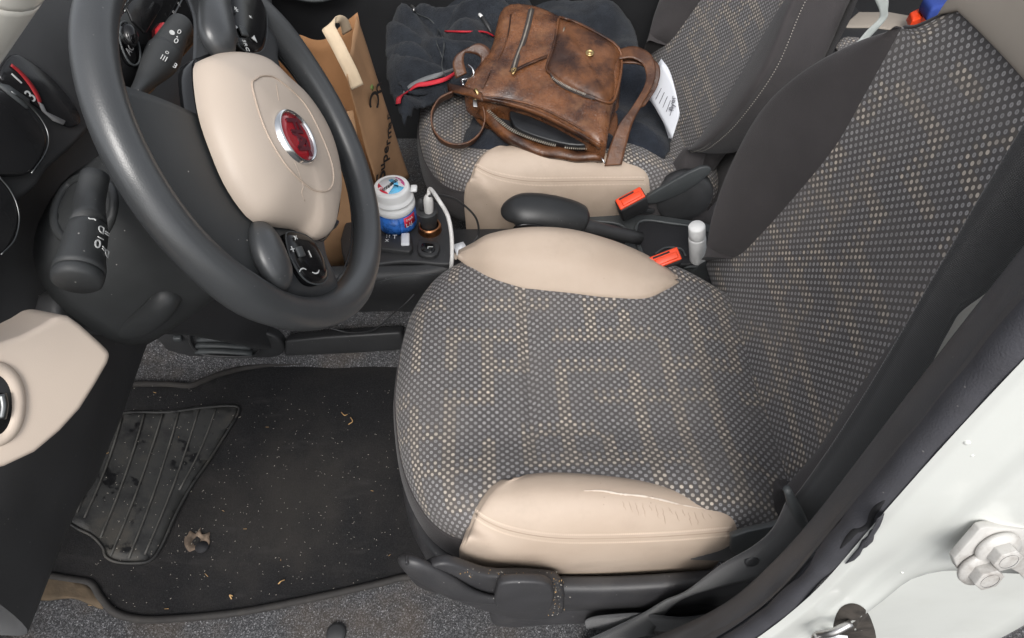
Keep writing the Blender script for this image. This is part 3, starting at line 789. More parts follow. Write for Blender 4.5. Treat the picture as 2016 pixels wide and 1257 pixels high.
lathe('end_cap', [(.0172, L_-.008), (.0183, L_-.004), (.0176, L_+.001), (.0150, L_+.003), (.0001, L_+.0036)], s1, ax, SHROUD, st1, 36)
bvk = bvh_of(stk)
for s, q, sz in (('0', (191, 482), .011), ('\u2013', (197, 469), .010), ('=D', (203, 457), .009), ('D=', (206, 496), .009), ('~', (181, 432), .010)):
    h = hit(bvk, *q, .0004)
    if h:
        d = (CAM-h).normalized(); nn = (h-s1-ax*((h-s1).dot(ax))).normalized(); txt('stalk_symbol', s, h+nn*.0003, nn.cross(ax)*-1, ax*-1 if True else ax, sz, MARK, stk)
st2 = thing('wiper_stalk', P('y', .10, 300, 150), 'tapered wiper stalk with white symbols, seen through the wheel beside the red switch', 'control stalk')
w = [(.060, 262, 192), (.105, 283, 165), (.15, 312, 126), (.168, 322, 108), (.172, 325, 104), (.20, 345, 66), (.215, 358, 46), (.22, 362, 40)]
wpts = [P('y', *q) for q in w]
barrel = tube('stalk_barrel', wpts, [.006, .010, .0185, .0200, .0190, .0150, .0135, .008], SHROUD, st2, k=5, n=20)
bvw = bvh_of(barrel); axw = (wpts[6]-wpts[2]).normalized()
for s, q, sz in (('0', (346, 82), .010), ('0', (352, 64), .009), ('\u25cf', (338, 66), .008), ('III', (322, 116), .010), ('o', (329, 104), .008), ('\u2022', (348, 74), .007), ('8', (343, 130), .010)):
    h = hit(bvw, *q, .0004)
    if h:
        nn = (CAM-h).normalized(); nn = (nn-axw*nn.dot(axw)).normalized(); txt('stalk_symbol', s, h+nn*.0006, axw.cross(nn)*-1 if False else nn.cross(axw)*-1, axw, sz, MARK, barrel)
lv = thing('column_lever', P('y', -.08, 290, 610), 'black curved release lever under the steering column', 'lever')
tube('lever_bar', [P('y', -.14, 226, 654), P('y', -.145, 262, 646), P('y', -.15, 300, 622), P('y', -.145, 328, 590), P('y', -.12, 345, 556)], [.008, .013, .014, .013, .011], SHROUD, lv, k=6, n=16, flat=(V((0, 1, 0)), .7))

# ------------------------------------------------------------------ dashboard
dash = thing('dashboard', (-.75, .35, .6), 'black plastic dashboard behind the steering wheel', 'dashboard')
prof = [(-.72, .30), (-.66, .36), (-.62, .44), (-.60, .52), (-.60, .60), (-.635, .66), (-.65, .72), (-.655, .80), (-.63, .865), (-.66, .90), (-.80, .92), (-1.05, .90)]
rows = []
for y in (-.40, -.36, -.2, 0, .2, .4, .6, .8, 1.0, 1.08):
    sh = .035*sm(.45, .7, y); rows.append([V((x-sh, y, max(z, .30+.14*sm(-.18, -.34, y)))) for x, z in prof])
grid('dash_shell', rows, DASHM, dash, ku=4, kv=2)
slab('knee_panel', [P('x', -.585, *q) for q in [(150, 560), (330, 600), (470, 560), (640, 600), (720, 640), (600, 690), (400, 660), (230, 660), (120, 640)]], (1, -.15, .2), .03, DASHM, dash, .008, 3, k=3)
# instrument pod: gloss panel with gauges
ip = thing('instrument_cluster', (-.60, -.04, .76), 'instrument cluster with a red arc scale, left of the wheel rim', 'instrument cluster')
cn = V((.93, -.12, .34)).normalized(); co_ = V((-.60, -.03, .77))
def CP(px, py, o=0): return PP(co_+cn*o, cn, px, py)
slab('cluster_face', [CP(*q) for q in [(-90, 30), (60, -60), (210, -40), (240, 150), (175, 260), (100, 330), (60, 380), (-60, 420), (-140, 200)]], cn, .02, DASHM, ip, .006, 2, k=3)
lens1 = slab('gauge_lens', [CP(*q, .010) for q in [(-60, 215), (-10, 172), (30, 190), (70, 228), (92, 262), (92, 292), (70, 335), (30, 345), (-40, 330)]], cn, .012, SCREEN, ip, .004, 3, k=4)
tube('lens_edge', cr([CP(*q, .0105) for q in [(22, 180), (62, 212), (88, 246), (96, 276), (88, 305), (62, 342)]], 4), .0009, SATIN, lens1, k=1, n=8)
lens2 = slab('gauge_lens', [CP(*q, .012) for q in [(-80, 350), (-20, 330), (14, 362), (34, 400), (38, 440), (26, 476), (4, 502), (-60, 520)]], cn, .012, SCREEN, ip, .004, 3, k=4)
tube('lens_edge', cr([CP(*q, .0125) for q in [(-4, 346), (18, 372), (33, 402), (38, 436), (28, 474), (2, 502)]], 4), .0008, SATIN, lens2, k=1, n=8)
sc_ = slab('scale_panel', [CP(*q, .004) for q in [(0, 150), (24, 108), (58, 118), (110, 160), (150, 210), (160, 240), (140, 250), (110, 232), (70, 205), (30, 175)]], cn, .006, SCREEN, ip, .002, 2, k=3)
ribbon('red_arc', [CP(22, 128, .0055), CP(40, 143, .0055), CP(58, 164, .0055), CP(72, 186, .0055), CP(80, 204, .0055)], [CU_]*5 if False else [(CP(30, 120, 0)-CP(20, 140, 0))]*5, [.003, .004, .005, .006, .006], REDP, sc_, 5, .0006, 3)
dn_ = (CP(70, 120)-CP(40, 160)).normalized(); upc = (CP(20, 100)-CP(60, 165)).normalized()
for s, q in (('1', (34, 156)), ('3', (61, 190))):
    txt('scale_digit', s, CP(*q, .0055), dn_, upc, .016, MARK, sc_)
slab('needle', [CP(*q, .0065) for q in [(76, 200), (86, 206), (92, 220), (130, 238), (126, 246), (106, 238), (84, 218)]], cn, .002, GREYMARK, sc_, .0005, 1)
slab('warning_strip', [CP(*q, .0105) for q in [(0, 164), (18, 168), (58, 196), (60, 214), (52, 214), (24, 192), (0, 172)]], cn, .001, GREYP, lens1, 0)
# windscreen reflections on the far-left dash top, built as pale grey slabs
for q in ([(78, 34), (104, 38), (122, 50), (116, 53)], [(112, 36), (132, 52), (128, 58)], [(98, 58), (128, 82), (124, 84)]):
    slab('dash_reflection', [P('x', -.62, *p) for p in q], (1, 0, .5), .003, GREYP, dash, .0006, 1)
# beige end piece with round vent
en = V((.72, -.50, .48)).normalized(); eo = V((-.47, -.29, .77))
def EP(px, py, o=0): return PP(eo+en*o, en, px, py)
eo_px = [(-70, 690), (0, 675), (40, 662), (80, 642), (112, 621), (136, 623), (160, 640), (200, 676), (221, 697), (214, 716), (190, 758), (160, 806), (120, 850), (70, 892), (10, 920), (-60, 938), (-110, 860), (-120, 750)]
end = slab('beige_end_trim', [EP(*q) for q in eo_px], en, .085, BPLAS, dash, .0045, 4)
vent = ell(V((-22, 795, 0)), V((56, 6, 0)), V((-4, 72, 0)), 28, 2.3)
tube('vent_rim', [EP(p.x, p.y, .0) for p in vent], .005, BPLAS, end, k=2, n=10, closed=True)
slab('vent_bowl', [EP(p.x*.94-1, 795+(p.y-795)*.94, .003) for p in vent], en, .004, GLOSS, end, .001, 2)
tube('vent_vane', [EP(4, 776, .006), EP(8, 800, .007), EP(4, 824, .006)], .0028, SATIN, end, k=4, n=8)
# side of the dash below the trim (dark)
kick = thing('kick_panel', (-.75, -.3, .3), 'dark panel beside the footwell, below the beige dash end', 'trim panel')
rows = []
for z in (-.05, .1, .22, .32, .38):
    rows.append([V((x, y, z)) for x, y in ((-1.15, .02), (-1.05, -.10), (-.97, -.18), (-.915, -.235), (-.885, -.28), (-.87, -.33), (-.865, -.38))])
grid('panel_face', rows, KICKP, kick, ku=4, kv=3, thick=.01)

# ------------------------------------------------------------------ centre stack seen through the wheel
cs = thing('radio_panel', (-.56, .2, .75), 'black radio and heater panel seen through the steering wheel', 'radio')
so = V((-.56, .2, .75)); sn = V((.95, -.05, .30)).normalized()
def SP(px, py, o=0): return PP(so+sn*o, sn, px, py)
slab('panel_face', [SP(*q) for q in [(215, -20), (300, -60), (420, -60), (440, 20), (400, 70), (330, 150), (280, 200), (220, 190), (205, 90)]], sn, .05, GLOSS, cs, .004, 2, k=2)
slab('display', [SP(*q, .002) for q in [(247, 6), (268, -30), (318, -50), (322, 10), (288, 66), (262, 42)]], sn, .004, SCREEN, cs, .001, 2)
slab('display', [SP(*q, .002) for q in [(268, 44), (286, 66), (318, 18), (312, 6), (300, 2)]], sn, .003, SCREEN, cs, .001, 2)
tube('panel_groove', [SP(246, 24, .002), SP(252, 2, .002), SP(262, -16, .002)], .0012, SATIN, cs, k=3, n=6)
kn = ell(V((256, 84, 0)), V((10, 14, 0)), V((-16, 30, 0)), 28, 2)
tube('knob_ring', [SP(p.x, p.y, .003) for p in ell(V((255, 86, 0)), V((15, -8, 0)), V((14, 42, 0)), 28, 2.2)], .0012, GREYP, cs, k=2, n=8, closed=True)
kb = dome('knob', [SP(p.x, p.y, .003) for p in ell(V((250, 72, 0)), V((9, -5, 0)), V((10, 24, 0)), 20)], sn, .012, GLOSS, cs, 6, 3, 3, 0, .002)
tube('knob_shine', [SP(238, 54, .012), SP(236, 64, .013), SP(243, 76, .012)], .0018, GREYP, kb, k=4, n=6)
for s, q in (('o o', (256, 70)), ('AC', (256, 98)), ('::', (262, 82)), ('///', (298, 118)), ('//', (286, 134)), ('n', (342, 24)), ('r', (352, 8)), ('=', (308, 104)), ('m', (334, 40))):
    txt('panel_symbol', s, SP(*q, .0055), (SP(300, 40)-SP(280, 80)), (SP(280, 60)-SP(300, 90)), .011, GREYMARK, cs)
hz = slab('hazard_switch', [SP(*q, .006) for q in [(313, 56), (324, 42), (333, 58), (324, 76), (314, 72)]], sn, .008, REDP, cs, .002, 2)
txt('hazard_triangle', '\u0394', SP(325, 64, .0068), (SP(300, 40)-SP(280, 80)), (SP(280, 60)-SP(300, 90)), .012, PINKL, hz)
tube('panel_trim', [SP(276, 140, .003), SP(300, 100, .003), SP(330, 50, .003), SP(352, 12, .003), SP(366, -16, .003)], .0011, SATIN, cs, k=3, n=6)
tube('panel_trim', [SP(284, 146, .003), SP(300, 120, .003), SP(314, 96, .003)], .0009, SATIN, cs, k=3, n=6)
# ------------------------------------------------------------------ car floor, tunnel, mat
fl = []
for x in (-1.25, -1.1, -.95, -.85, -.75, -.66, -.6, -.5, -.3, 0, .4, .9, 1.4):
    fl.append([V((x, y, ztoe(x))) for y in (-.36, -.33, -.2, 0, .15, .25, .40, .7, 1.06)])
floor = grid('floor', fl, CARPET, None, kv=2); tag(floor, kind='structure')
tun = thing('tunnel_carpet', (-.6, .26, .0), 'grey speckled carpet rising along the side of the centre tunnel', 'carpet')
rows = []
for x in (-1.2, -.95, -.8, -.66, -.5, -.3, -.1):
    z0 = ztoe(x)
    rows.append([V((x, .205, z0+.002)), V((x, .232, z0+.02)), V((x, .247, z0+.07)), V((x, .252, z0+.13)), V((x, .262, z0+.19)), V((x, .30, z0+.20))])
grid('carpet_side', rows, CARPET, tun, ku=3, kv=3)
vt = thing('footwell_vent', P('y', .235, 420, 680), 'black oval footwell vent with grey slats above the floor mat', 'air vent')
vo = [(300, 655), (360, 648), (440, 650), (500, 652), (545, 665), (560, 690), (540, 705), (480, 706), (400, 704), (340, 700), (318, 680)]
slab('vent_housing', [P('y', .228, *q) for q in vo], (0, -1, .3), .05, PLAS, vt, .006, 3, k=3)
for i, y in enumerate((658, 668, 680, 692)):
    tube('slat', [P('y', .222, 392-2*i, y), P('y', .219, 430, y-1), P('y', .222, 488+3*i, y+3)], .0075 if i else .006, GREYP, vt, k=4, n=8, flat=(V((0, 0, 1)), .6))
tube('vent_rim', [P('y', .221, *q) for q in [(380, 654), (430, 648), (490, 650), (512, 676), (500, 700), (440, 702), (394, 696), (374, 672)]], .003, PLAS, vt, k=4, n=8, closed=True)
rbox('vent_clip', P('y', .222, 350, 667), V((1, 0, 0)), V((0, 0, 1)), V((0, -1, 0)), .016, .012, .01, GREYP, vt, .003, 2)
sillc = thing('floor_ledge', P('y', .22, 650, 690), 'black plastic ledge running along the tunnel beside the mat', 'trim panel')
slab('ledge_bar', [P('y', .215, *q) for q in [(560, 672), (640, 664), (790, 655), (800, 690), (700, 697), (560, 703)]], (0, -1, .4), .03, PLAS, sillc, .006, 3)

mato = [(212, 772), (240, 758), (330, 757), (372, 760), (400, 750), (440, 735), (500, 722), (570, 716), (700, 714), (790, 712), (900, 740), (880, 1000), (830, 1120), (780, 1140), (700, 1160), (560, 1190), (450, 1209), (320, 1220), (262, 1218), (222, 1204), (196, 1176), (178, 1150), (140, 1142), (60, 1130), (-40, 1120), (-120, 1010), (-60, 880), (60, 800)]
MZ = .012
mat = thing('floor_mat', PF(480, 960, 0), 'worn black floor mat with a ribbed heel pad in the driver footwell', 'floor mat')
def flatgrid(name, poly, mat_, parent, h, thick=.006, cut=5):
    bm = bmesh.new(); vsx = [bm.verts.new(PF(p.x, p.y, h)) for p in cr([V((x, y, 0)) for x, y in poly], cut, True)]
    bm.faces.new(vsx); bmesh.ops.triangulate(bm, faces=bm.faces[:])
    me = bpy.data.meshes.new(name); bm.to_mesh(me); bm.free(); me.materials.append(mat_)
    o = link(bpy.data.objects.new(name, me), parent); fixn(o); return o
def clothpoly(name, poly, mat_, parent, hfn, step=.008, thick=.004, k=5, pix=True, h0=.012, smooth=0):
    """fills an outline (floor plan) with a fine height-field sheet, thickened"""
    O = [PF(p.x, p.y, h0) for p in cr([V((x, y, 0)) for x, y in poly], k, True)] if pix else poly
    xs = [p.x for p in O]; ys = [p.y for p in O]
    bm = bmesh.new(); n = len(O)
    f = bm.faces.new([bm.verts.new((p.x, p.y, 0)) for p in O])
    x = min(xs)+step
    while x < max(xs):
        bmesh.ops.bisect_plane(bm, geom=bm.verts[:]+bm.edges[:]+bm.faces[:], plane_co=(x, 0, 0), plane_no=(1, 0, 0)); x += step
    y = min(ys)+step
    while y < max(ys):
        bmesh.ops.bisect_plane(bm, geom=bm.verts[:]+bm.edges[:]+bm.faces[:], plane_co=(0, y, 0), plane_no=(0, 1, 0)); y += step
    for v in bm.verts: v.co.z = hfn(v.co.x, v.co.y)
    if smooth: bmesh.ops.triangulate(bm, faces=[f for f in bm.faces if len(f.verts) > 4])
    for _ in range(smooth): bmesh.ops.smooth_vert(bm, verts=bm.verts, factor=.5, use_axis_x=True, use_axis_y=True, use_axis_z=True)
    bmesh.ops.recalc_face_normals(bm, faces=bm.faces)
    if sum((f.normal.z for f in bm.faces)) < 0: bmesh.ops.reverse_faces(bm, faces=bm.faces[:])
    me = bpy.data.meshes.new(name); bm.to_mesh(me); bm.free(); me.materials.append(mat_)
    for p in me.polygons: p.use_smooth = True
    o = link(bpy.data.objects.new(name, me), parent)
    if thick: solid(o, thick, -1)
    return o
def matz(x, y):
    return ztoe(x)+.014+.004*mnoise.noise(V((x*5, y*5, 1)))+.003*mnoise.noise(V((x*14, y*14, 4)))
pile = clothpoly('mat_pile', mato, MATP, mat, matz, .02, .006)
def onmat(px, py, h=0):
    q = PF(px, py, .014); 
    for _ in range(3): q = P('z', matz(q.x, q.y)+h, px, py)
    return q
tube('mat_binding', [onmat(p.x, p.y, .001) for p in cr([V((x, y, 0)) for x, y in mato], 5, True)], .006, BIND, mat, k=1, n=8, closed=True)
heel_px = [(462, 800), (468, 815), (440, 862), (408, 912), (375, 960), (345, 1015), (318, 1075), (298, 1102), (270, 1109), (230, 1107), (208, 1096), (202, 1078), (180, 1055), (150, 1040), (132, 1022), (138, 980), (150, 930), (160, 888), (200, 858), (236, 820), (260, 812), (330, 812), (400, 803)]
hp = clothpoly('heel_pad', heel_px, HEEL, mat, lambda x, y: matz(x, y)+.003, .02, .003, 4)
tube('heel_rim', [onmat(p.x, p.y, .0045) for p in cr([V((x, y, 0)) for x, y in heel_px], 4, True)], .0022, HEEL, hp, k=1, n=8, closed=True)
for a, b in (((240, 822), (165, 1020)), ((284, 816), (196, 1060)), ((320, 815), (216, 1096)), ((352, 812), (252, 1100)), ((392, 806), (284, 1092)), ((425, 806), (352, 965)), ((186, 880), (150, 1010))):
    tube('heel_rib', [onmat(a[0]+(b[0]-a[0])*t+6*math.sin(t*3), a[1]+(b[1]-a[1])*t, .004) for t in (0, .25, .5, .75, 1)], .0018, RIBM, hp, k=3, n=8, flat=(V((0, 0, 1)), .8))
# worn hole: ring of bare dirty backing
hole = ell(V((388, 1066, 0)), V((24, -8, 0)), V((8, 20, 0)), 18)
rows = [[onmat(388+(p.x-388)*f*(1+.5*mnoise.noise(V((i*.9, f*2, 1)))), 1066+(p.y-1066)*f*(1+.5*mnoise.noise(V((i*.9, f*2, 1)))), h) for i, p in enumerate(hole)] for f, h in ((1.0, .0012), (.75, .004), (.45, .002), (.2, -.001))]
grid('worn_hole', rows, HOLEM, mat, cu=True, ku=2, kv=2)
hl2 = ell(V((397, 1077, 0)), V((13, -6, 0)), V((4, 10, 0)), 14)
slab('hole_core', [onmat(p.x, p.y, .0045) for p in hl2], (0, 0, 1), .003, LINING, mat, 0)
# crumbs
rg = random.Random(11); vs = []; fs = []
crumbmats = [GRIT, STRAW]; mi = []
for i in range(520):
    while True:
        px, py = rg.uniform(150, 790), rg.uniform(760, 1200)
        if py < 1205-(px-300)*.1 and px > 215-(py-760)*.1: break
    big = i < 13; c = onmat(px, py, .003); a = rg.uniform(0, 6.28)
    l, w = (rg.uniform(.003, .008), .0008) if big else (rg.uniform(.0008, .0024), rg.uniform(.0005, .0010))
    d = V((math.cos(a), math.sin(a), rg.uniform(-.2, .3)))*l*.5; e = V((-math.sin(a), math.cos(a), .2))*w*.5; u = V((0, 0, w*.7))
    k = len(vs); vs += [c-d-e, c+d-e*.5, c+d*.9+e, c-d+e, c-d*.7+u, c+d*.8+u]
    fs += [(k, k+1, k+5, k+4), (k+1, k+2, k+5), (k+2, k+3, k+4, k+5), (k+3, k, k+4), (k, k+3, k+2, k+1)]; mi += [1 if big else 0]*5
bvsh = [bvh_of(o) for o in ds.children if o.name.split('.')[0] in ('side_shield', 'lever_fairing')]
for i in range(150):
    px, py = (rg.gauss(1098, 9), rg.uniform(1140, 1212)) if i < 80 else (rg.uniform(905, 1110), rg.gauss(1130, 5)) if i < 125 else (rg.uniform(830, 1110), rg.uniform(1080, 1220))
    hs_ = [h for h in (hit(b, px, py, .0006) for b in bvsh) if h]
    if not hs_: continue
    c = min(hs_, key=lambda h: (h-CAM).length); w = rg.uniform(.0005, .0016)
    k = len(vs); vs += [c+V((rg.uniform(-w, w), rg.uniform(-w, w), rg.uniform(-w, w))) for _ in range(4)]
    fs += [(k, k+1, k+2), (k, k+2, k+3), (k, k+3, k+1), (k+1, k+3, k+2)]; mi += [i % 3 == 0]*4
cr_o = mesh('crumbs', vs, fs, GRIT, None, mats=crumbmats, smooth=False)
for p, m_ in zip(cr_o.data.polygons, mi): p.material_index = m_
tag(cr_o, kind='stuff')
for (a, b, c) in (((548, 1150), (553, 1145), (560, 1142)), ((456, 1180), (452, 1172), (458, 1174)), ((690, 822), (694, 830), (686, 836)), ((672, 812), (678, 818), (684, 816))):
    s = tube('straw_bit', [onmat(*a, .004), onmat(*b, .007), onmat(*c, .004)], .0009, STRAW, None, k=4, n=6)
    tag(s, {548: 'short orange straw bit near the middle of the mat edge', 456: 'pale curled straw bit close to the mat binding, left of the orange one', 690: 'hooked straw bit on the upper right of the mat', 672: 'straight straw bit above the hooked one on the mat'}[a[0]], 'straw bit')
# lifted dirty fold of carpet at the lower left corner
fold = [(40, 1140), (100, 1132), (160, 1148), (196, 1172), (206, 1200), (150, 1180), (90, 1184), (36, 1168)]
fo = clothpoly('carpet_flap', fold, BROWNDIRT, None, lambda x, y: ztoe(x)+.018+.01*mnoise.noise(V((x*9, y*9, 2))), .012, .006)
tag(fo, 'muddy brown flap of carpet at the corner of the floor mat', 'carpet flap')
# round carpet fixing button
lathe('carpet_button', [(.016, 0), (.015, .004), (.010, .006), (.0001, .0065)], PF(662, 1247, .002), (0, 0, 1), PLAS, None, 24)
tag(bpy.data.objects['carpet_button'], 'round black fixing button in the grey carpet at the bottom edge', 'button')

# ------------------------------------------------------------------ front console with socket
con = thing('front_console', P('z', .29, 800, 480), 'black console ahead of the handbrake, holding the charger socket and switches', 'console')
KZ = .29
def K(px, py, h=0): return P('z', KZ+h, px, py)
top = [(700, 400), (720, 392), (800, 392), (868, 400), (884, 430), (893, 470), (893, 506), (880, 520), (800, 514), (730, 522), (690, 530), (670, 470)]
tp = slab('console_top', [K(*q) for q in top], (0, 0, 1), .06, PLAS, con, .010, 4, k=3)
side = []
for i, x in enumerate((-.46, -.40, -.34, -.28, -.235, -.21)):
    y0 = .232+.010*max(0, i-3)
    side.append([V((x, y0+.02, KZ-.005)), V((x, y0+.004, KZ-.012)), V((x, y0-.002, KZ-.03)), V((x, y0+.004, KZ-.06)), V((x, y0+.012, KZ-.085)), V((x, y0+.02, KZ-.12)), V((x, y0+.03, .10))])
grid('console_side', side, PLAS, con, ku=5, kv=5, thick=.004)
tube('edge_highlight', [P('y', .225, 735, 558), P('y', .226, 790, 545), P('y', .23, 860, 541)], .0008, GREYP, con, k=3, n=6)  # highlight along the console's side edge, drawn as a paler grey tube
sw = slab('switch_row', [K(*q, .010) for q in [(742, 465), (808, 462), (813, 488), (806, 496), (742, 488)]], (0, 0, 1), .014, PLAS, con, .003, 3)
rbox('lit_switch', K(798, 472, .012), V((1, .05, 0)).normalized(), V((-.05, 1, 0)).normalized(), V((0, 0, 1)), .015, .030, .006, WHITEL, con, .002, 2)
for s, q in (('\u2237', (764, 466)), ('T', (777, 467)), ('x', (762, 473))):
    txt('switch_symbol', s, K(*q, .0105), (1, 0, 0), (0, 1, 0), .014, MARK, sw)
sb = slab('seat_heater_switch', [K(*q, .008) for q in [(822, 480), (828, 472), (856, 475), (865, 482), (863, 496), (852, 505), (830, 502), (822, 494)]], (0, 0, 1), .010, PLAS, con, .003, 3, k=2)
slab('switch_key', [K(*q, .010) for q in [(829, 482), (834, 478), (852, 480), (857, 486), (855, 494), (848, 497), (834, 495), (829, 491)]], (0, 0, 1), .006, GLOSS, sb, .0015, 2, k=2)
txt('switch_symbol', '\u2310', K(847, 487, .0105), (1, 0, 0), (0, 1, 0), .020, MARK, sb)
scc = K(846, 450, .004)
lathe('socket_ring', [(.0150, .004), (.0165, .010), (.0195, .011), (.0212, .007), (.022, -.004)], scc, (0, 0, 1), COPPER, con, 40, 1, False)
lathe('socket_well', [(.0155, .009), (.0152, -.03), (.0001, -.03)], scc, (0, 0, 1), LINING, con, 32, 1, False)
# charger
chg = thing('usb_charger', scc, 'black usb charger plugged into the copper ringed socket', 'charger')
lathe('charger_body', [(.0135, -.005), (.0138, .010), (.0142, .012), (.0165, .022), (.0185, .034), (.019, .044), (.0175, .047), (.0001, .0475)], scc, V((-.04, -.05, 1)), PLAS, chg, 36)
tube('charger_rim', [scc+V((-.002, -.003, .045))+V((.0178*math.cos(t), .0178*math.sin(t), 0)) for t in [2*math.pi*i/28 for i in range(28)]], .0012, GREYP, chg, k=1, n=6, closed=True)
# cables
ct = scc+V((-.002, -.002, .047))
cab = thing('white_usb_cable', ct, 'thick white usb cable rising from the charger and hanging beside the console', 'cable')
tube('plug', [ct+V((.004, -.004, -.004)), ct+V((.0045, -.004, .008)), ct+V((.005, -.003, .026)), ct+V((.0055, .001, .034))], [.0075, .0085, .0085, .0055], CREAMP, cab, k=4, n=14)
tube('cord', [ct+V((.0055, 0, .033)), ct+V((.010, .004, .044)), P('y', .30, 866, 398), P('y', .292, 881, 424), P('y', .27, 888, 456), P('y', .25, 890, 490), P('y', .235, 889, 520), P('y', .235, 884, 560)], .0037, CREAMP, cab, k=8, n=10)
cab2 = thing('black_cable', ct, 'thin black cable looping from the charger to the beige passenger bolster', 'cable')
tube('plug', [ct+V((-.009, .002, -.002)), ct+V((-.009, .003, .014)), ct+V((-.008, .006, .022))], [.005, .005, .003], PLAS, cab2, k=4, n=10)
tube('cord', [ct+V((-.008, .006, .021)), P('y', .33, 848, 386), P('y', .345, 866, 384), P('y', .36, 895, 392), P('y', .37, 920, 410), P('y', .375, 938, 432), P('y', .375, 942, 460), P('y', .36, 930, 480)], .0021, PLAS, cab2, k=8, n=8)
wire = tube('black_wire', [P('y', .225, 648, 646), P('y', .215, 690, 655), P('y', .20, 735, 650), P('y', .20, 770, 622), P('y', .20, 800, 596), P('y', .21, 815, 580)], .0016, PLAS, None, k=8, n=8)
tag(wire, 'thin black wire sagging across the dark recess beside the seat', 'wire')
tag_ = thing('white_tag', K(908, 488), 'small white paper tag between the console and the seat', 'tag')
slab('tag_sheet', [P('z', .30, *q) for q in [(892, 482), (912, 476), (922, 492), (900, 505)]], (0, -.3, 1), .0012, WHITEL, tag_, 0)
slab('tag_edge', [P('z', .297, *q) for q in [(890, 494), (904, 506), (898, 512), (889, 508)]], (0, -.6, 1), .002, STITCH, tag_, 0)

# ------------------------------------------------------------------ gum jar
jb = K(784, 440, .002); jr = .036
jar = thing('gum_jar', jb, 'white and blue jar of chewing gum on the console, with a colourful round lid sticker', 'jar')
jax = V((-.03, .0, 1)).normalized()
lathe('jar_label', [(jr-.004, 0), (jr-.001, .002), (jr, .006), (jr, .042), (jr-.001, .0425)], jb, jax, BLUEL, jar, 56)
lathe('jar_neck', [(jr-.002, .041), (jr+.001, .044), (jr+.0015, .052), (jr-.001, .056), (jr-.004, .058), (jr-.004, .062)], jb, jax, WHITEP, jar, 56, 2)
cap = lathe('jar_cap', [(jr-.001, .061), (jr+.0005, .063), (jr, .066), (jr-.003, .068), (jr-.004, .073), (jr-.004, .085), (jr-.0055, .0885), (jr-.009, .089), (.0001, .0885)], jb, jax, WHITEP, jar, 56)
rbox('lid_tab', jb+V((jr-.001, .010, .074)), V((1, 0, 0)), V((0, 1, 0)), V((0, 0, 1)), .012, .016, .006, WHITEP, cap, .002, 2)
tc = jb+jax*.0893; tr = .0235
def disc(name, c, pts, mat_, par, h): return slab(name, [c+V((x*tr, y*tr, h)) for x, y in pts], jax, .0004, mat_, par, 0)
stk_ = disc('lid_sticker', tc, [(math.cos(t), math.sin(t)) for t in [2*math.pi*i/40 for i in range(40)]], WHITEL, cap, .0005)
def seg(a, b): return [(math.cos(math.radians(t)), math.sin(math.radians(t))) for t in [a+(b-a)*i/20 for i in range(21)]]
disc('sticker_red', tc, seg(165, 262), REDL, stk_, .001)
disc('sticker_blue', tc, seg(262, 345)+[(.25, .1)], CYANL, stk_, .0010)
disc('sticker_pink', tc, seg(-5, 78), PINKL, stk_, .0010)
disc('sticker_blue', tc, [(.2, .0), (.55, -.25), (.5, .35), (.0, .75), (-.25, .6)], CYANL, stk_, .0010)
tdir = V((.72, -.62, 0)); tup = V((.62, .72, 0))
txt('lid_text', 'mentos', tc+V((-.07*tr, -.05*tr, .0016)), V((-.62, -.78, 0)), V((.78, -.62, 0)), .0125, INK, stk_, .0002, bold=.0003)
txt('lid_text', '100', tc+V((.45*tr, .5*tr, .0016)), V((.6, -.8, 0)), V((.8, .6, 0)), .010, WHITEL, stk_, .0002)
txt('lid_text', 'gum', tc+V((-.55*tr, -.48*tr, .0016)), V((.8, -.6, 0)), V((.6, .8, 0)), .010, WHITEL, stk_, .0002)
def onjar(a, z, e=.0004): return jb+V((math.cos(a)*(jr+e), math.sin(a)*(jr+e), 0))+jax*z
def jpatch(name, a0, a1, z0, z1, mat_, e): 
    return grid(name, [[onjar(a0+(a1-a0)*i/8, z, e) for i in range(9)] for z in (z0, z1)], mat_, jar, thick=.0004)
jpatch('label_red', math.radians(-62), math.radians(-20), .018, .040, REDL, .0006)
jpatch('label_light', math.radians(-130), math.radians(-75), .004, .040, CYANL if False else BLUEL, .0006)
for ch, a in (('L', -.95), ('i', -.8), ('j', -.68)):
    txt('label_text', ch, onjar(a, .022, .0014), V((-math.sin(a), math.cos(a), 0)), (0, 0, 1), .013, WHITEL, jar, .0002)
txt('label_text', 'fresh', onjar(-.78, .034, .0014), V((.70, .70, 0)), (0, 0, 1), .008, WHITEL, jar, .0002)

# ------------------------------------------------------------------ rear console, handbrake, bottle, buckles
rc = thing('rear_console', (.1, .34, .2), 'dark console tray with cup wells between the two seats', 'console')
CZ = .235
def Cz(px, py, h=0): return P('z', CZ+h, px, py)
body_px = [(985, 470), (1010, 440), (1110, 415), (1180, 418), (1260, 412), (1360, 432), (1440, 450), (1440, 560), (1350, 570), (1200, 530), (1050, 530)]
rbox('console_base', V((.10, .355, .11)), V((1, 0, 0)), V((0, 1, 0)), V((0, 0, 1)), .72, .15, .20, PLAS, rc, .01, 3)
frm = [Cz(*q) for q in [(1010, 428), (1140, 416), (1250, 418), (1340, 430), (1420, 450), (1425, 520), (1380, 530), (1300, 520), (1190, 500), (1060, 480)]]
slab('tray_frame', frm, (0, 0, 1), .012, GREYP, rc, .004, 3, k=2)
w1 = slab('cup_well', [Cz(*q, .001) for q in [(1150, 442), (1200, 440), (1226, 448), (1233, 470), (1226, 484), (1180, 486), (1150, 478)]], (0, 0, 1), .012, LINING, rc, .001, 2, k=3)
tube('well_rim', [Cz(*q, .003) for q in [(1150, 440), (1200, 438), (1228, 447), (1236, 468), (1228, 486), (1180, 488), (1148, 479)]], .0035, GREYP, w1, k=4, n=8, closed=True)
